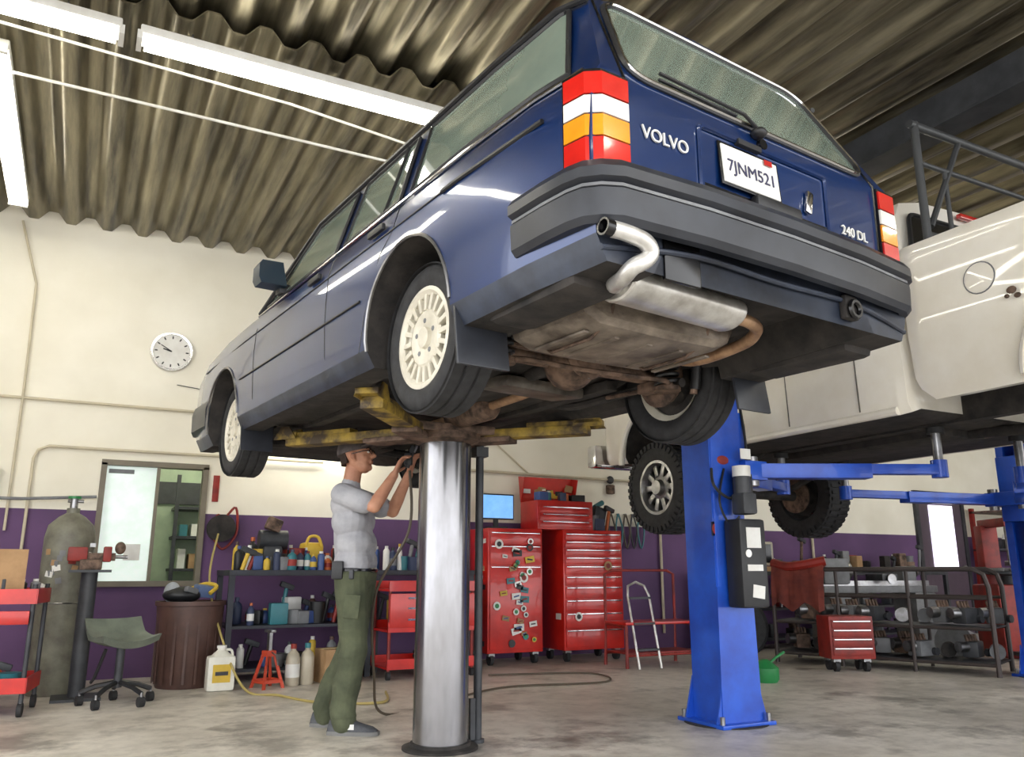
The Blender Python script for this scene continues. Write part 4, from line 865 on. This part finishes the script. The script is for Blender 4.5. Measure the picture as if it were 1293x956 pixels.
for i in range(13):
    x=-.28+.56*i/12;rings.append([V((x,.04+.02*math.sin(i*1.7),.03)),V((x,-.04,.05)),V((x,-.08+.02*math.sin(i*1.7),-.15)),V((x,-.09+.03*math.sin(i*2.1),-.42+.05*math.sin(i))),V((x,-.08+.03*math.sin(i*2.1),-.42+.05*math.sin(i))),V((x,-.06+.02*math.sin(i*1.7),-.15))])
w.loft(rings,M('tarp_cloth',(128,58,46),.85,c2=(90,38,32)));w.obj('red_tarp',(6.94,6.62,1.0),-68)
bench('steel_workbench',7.0,11.2,7.85,8.5,.95,dkgrey,shelves=(.14,.5))
w=MB();clutter(w,8.1,11.1,7.95,8.4,.95,20,.42,mech+[redd,card]);w.obj('machine_parts');w=MB();clutter(w,7.1,11.1,8,8.4,.5,22,.30,mech+[redd,teal]);clutter(w,7.1,11.1,8,8.4,.14,18,.28,mech);w.obj('stored_parts')
w=MB()
for x in(-.6,.6): w.box((x,0,.35),(.3,.4,.70),grey,bev=.02)
w.box((0,0,.74),(1.6,.36,.08),grey,bev=.01);w.box((0,0,.81),(1.5,.2,.06),steel);w.box((-.6,0,.95),(.36,.34,.30),grey,bev=.03);w.lathe([(.12,0),(.12,.08),(.06,.09)],steel,(-.42,0,.96),(1,0,0));w.cyl((-.35,0,.96),(.3,0,.96),.03,steel)
w.box((.5,0,.92),(.2,.16,.18),grey,bev=.02);w.lathe([(.07,0),(.07,.02)],steel,(.62,0,.95),(1,0,0));w.box((.1,-.06,.88),(.22,.3,.08),dkgrey,bev=.01);w.lathe([(.06,0),(.06,.015)],steel,(.1,-.23,.86),(0,-1,0))
w.obj('engine_lathe',(8.6,7.05,0),-12)
w=MB()
w.box((0,0,.40),(.62,.60,.80),redd,bev=.03);w.lathe([(.10,.80),(.10,.90),(.30,.92),(.30,.95)],dkgrey,seg=28)
for i in range(4):
    a=pi/4+i*pi/2;w.box((.18*math.cos(a),.18*math.sin(a),.97),(.2,.06,.04),steel,(0,0,math.degrees(a)),.005)
w.box((0,.42,.75),(.20,.18,1.5),redd,bev=.02);w.box((0,.20,1.52),(.10,.62,.10),redd,bev=.01);w.cyl((0,-.05,1.6),(0,-.05,1.05),.025,steel);w.box((0,-.05,1.04),(.08,.12,.06),steel,bev=.01);w.cyl((.33,-.1,.45),(.45,-.1,.45),.14,dkgrey);w.box((0,-.42,.06),(.5,.3,.04),dkgrey)
w.obj('tyre_changer',(9.75,6.05,0),-30)
w=MB()
x,y=8.45,5.95
w.lathe([(.20,0),(.18,.15),(.12,.3),(.10,.5),(.06,.55)],grey,(x,y,.2),(1,.3,.0),18);w.box((x+.2,y,.03),(.5,.3,.06),rust);w.box((x+.15,y+.05,.42),(.25,.2,.14),grey,(0,0,20),.03)
w.obj('gearbox')
w=MB()
for x in(12.9,14.9):
    for y in(7.9,8.5): abox(w,x-.03,x+.03,y-.03,y+.03,0,1.95,redd)
for z in(.2,.75,1.3,1.9): abox(w,12.87,14.93,7.87,8.53,z-.03,z,dkgrey if z<1.8 else rust)
for z in(.2,.75,1.3): clutter(w,13.0,14.8,8,8.4,z,10,.4)
w.obj('storage_shelf')
w=MB();abox(w,-.95,-.7,8.5,8.6,1.62,1.85,grey,.01);w.obj('switch_box')
w=MB();abox(w,1.12,1.18,8.585,8.6,1.62,1.88,redd,.003);w.obj('wall_sign')
# ---------------------------------------------------------------- LIGHT / WORLD / CAMERA
wd=bpy.data.worlds.new('World');sc.world=wd;wd.use_nodes=True;bg=wd.node_tree.nodes['Background'];bg.inputs[0].default_value=(.97,.98,1,1);bg.inputs[1].default_value=3.7
cam=bpy.data.cameras.new('camera');co=bpy.data.objects.new('camera',cam);col.objects.link(co)
cam.sensor_width=36;cam.sensor_fit='HORIZONTAL';cam.lens=36*1030/1293;cam.clip_start=.05
co.location=(0,0,.945);co.rotation_euler=(math.radians(90+13.33),0,math.radians(-27.5));sc.camera=co
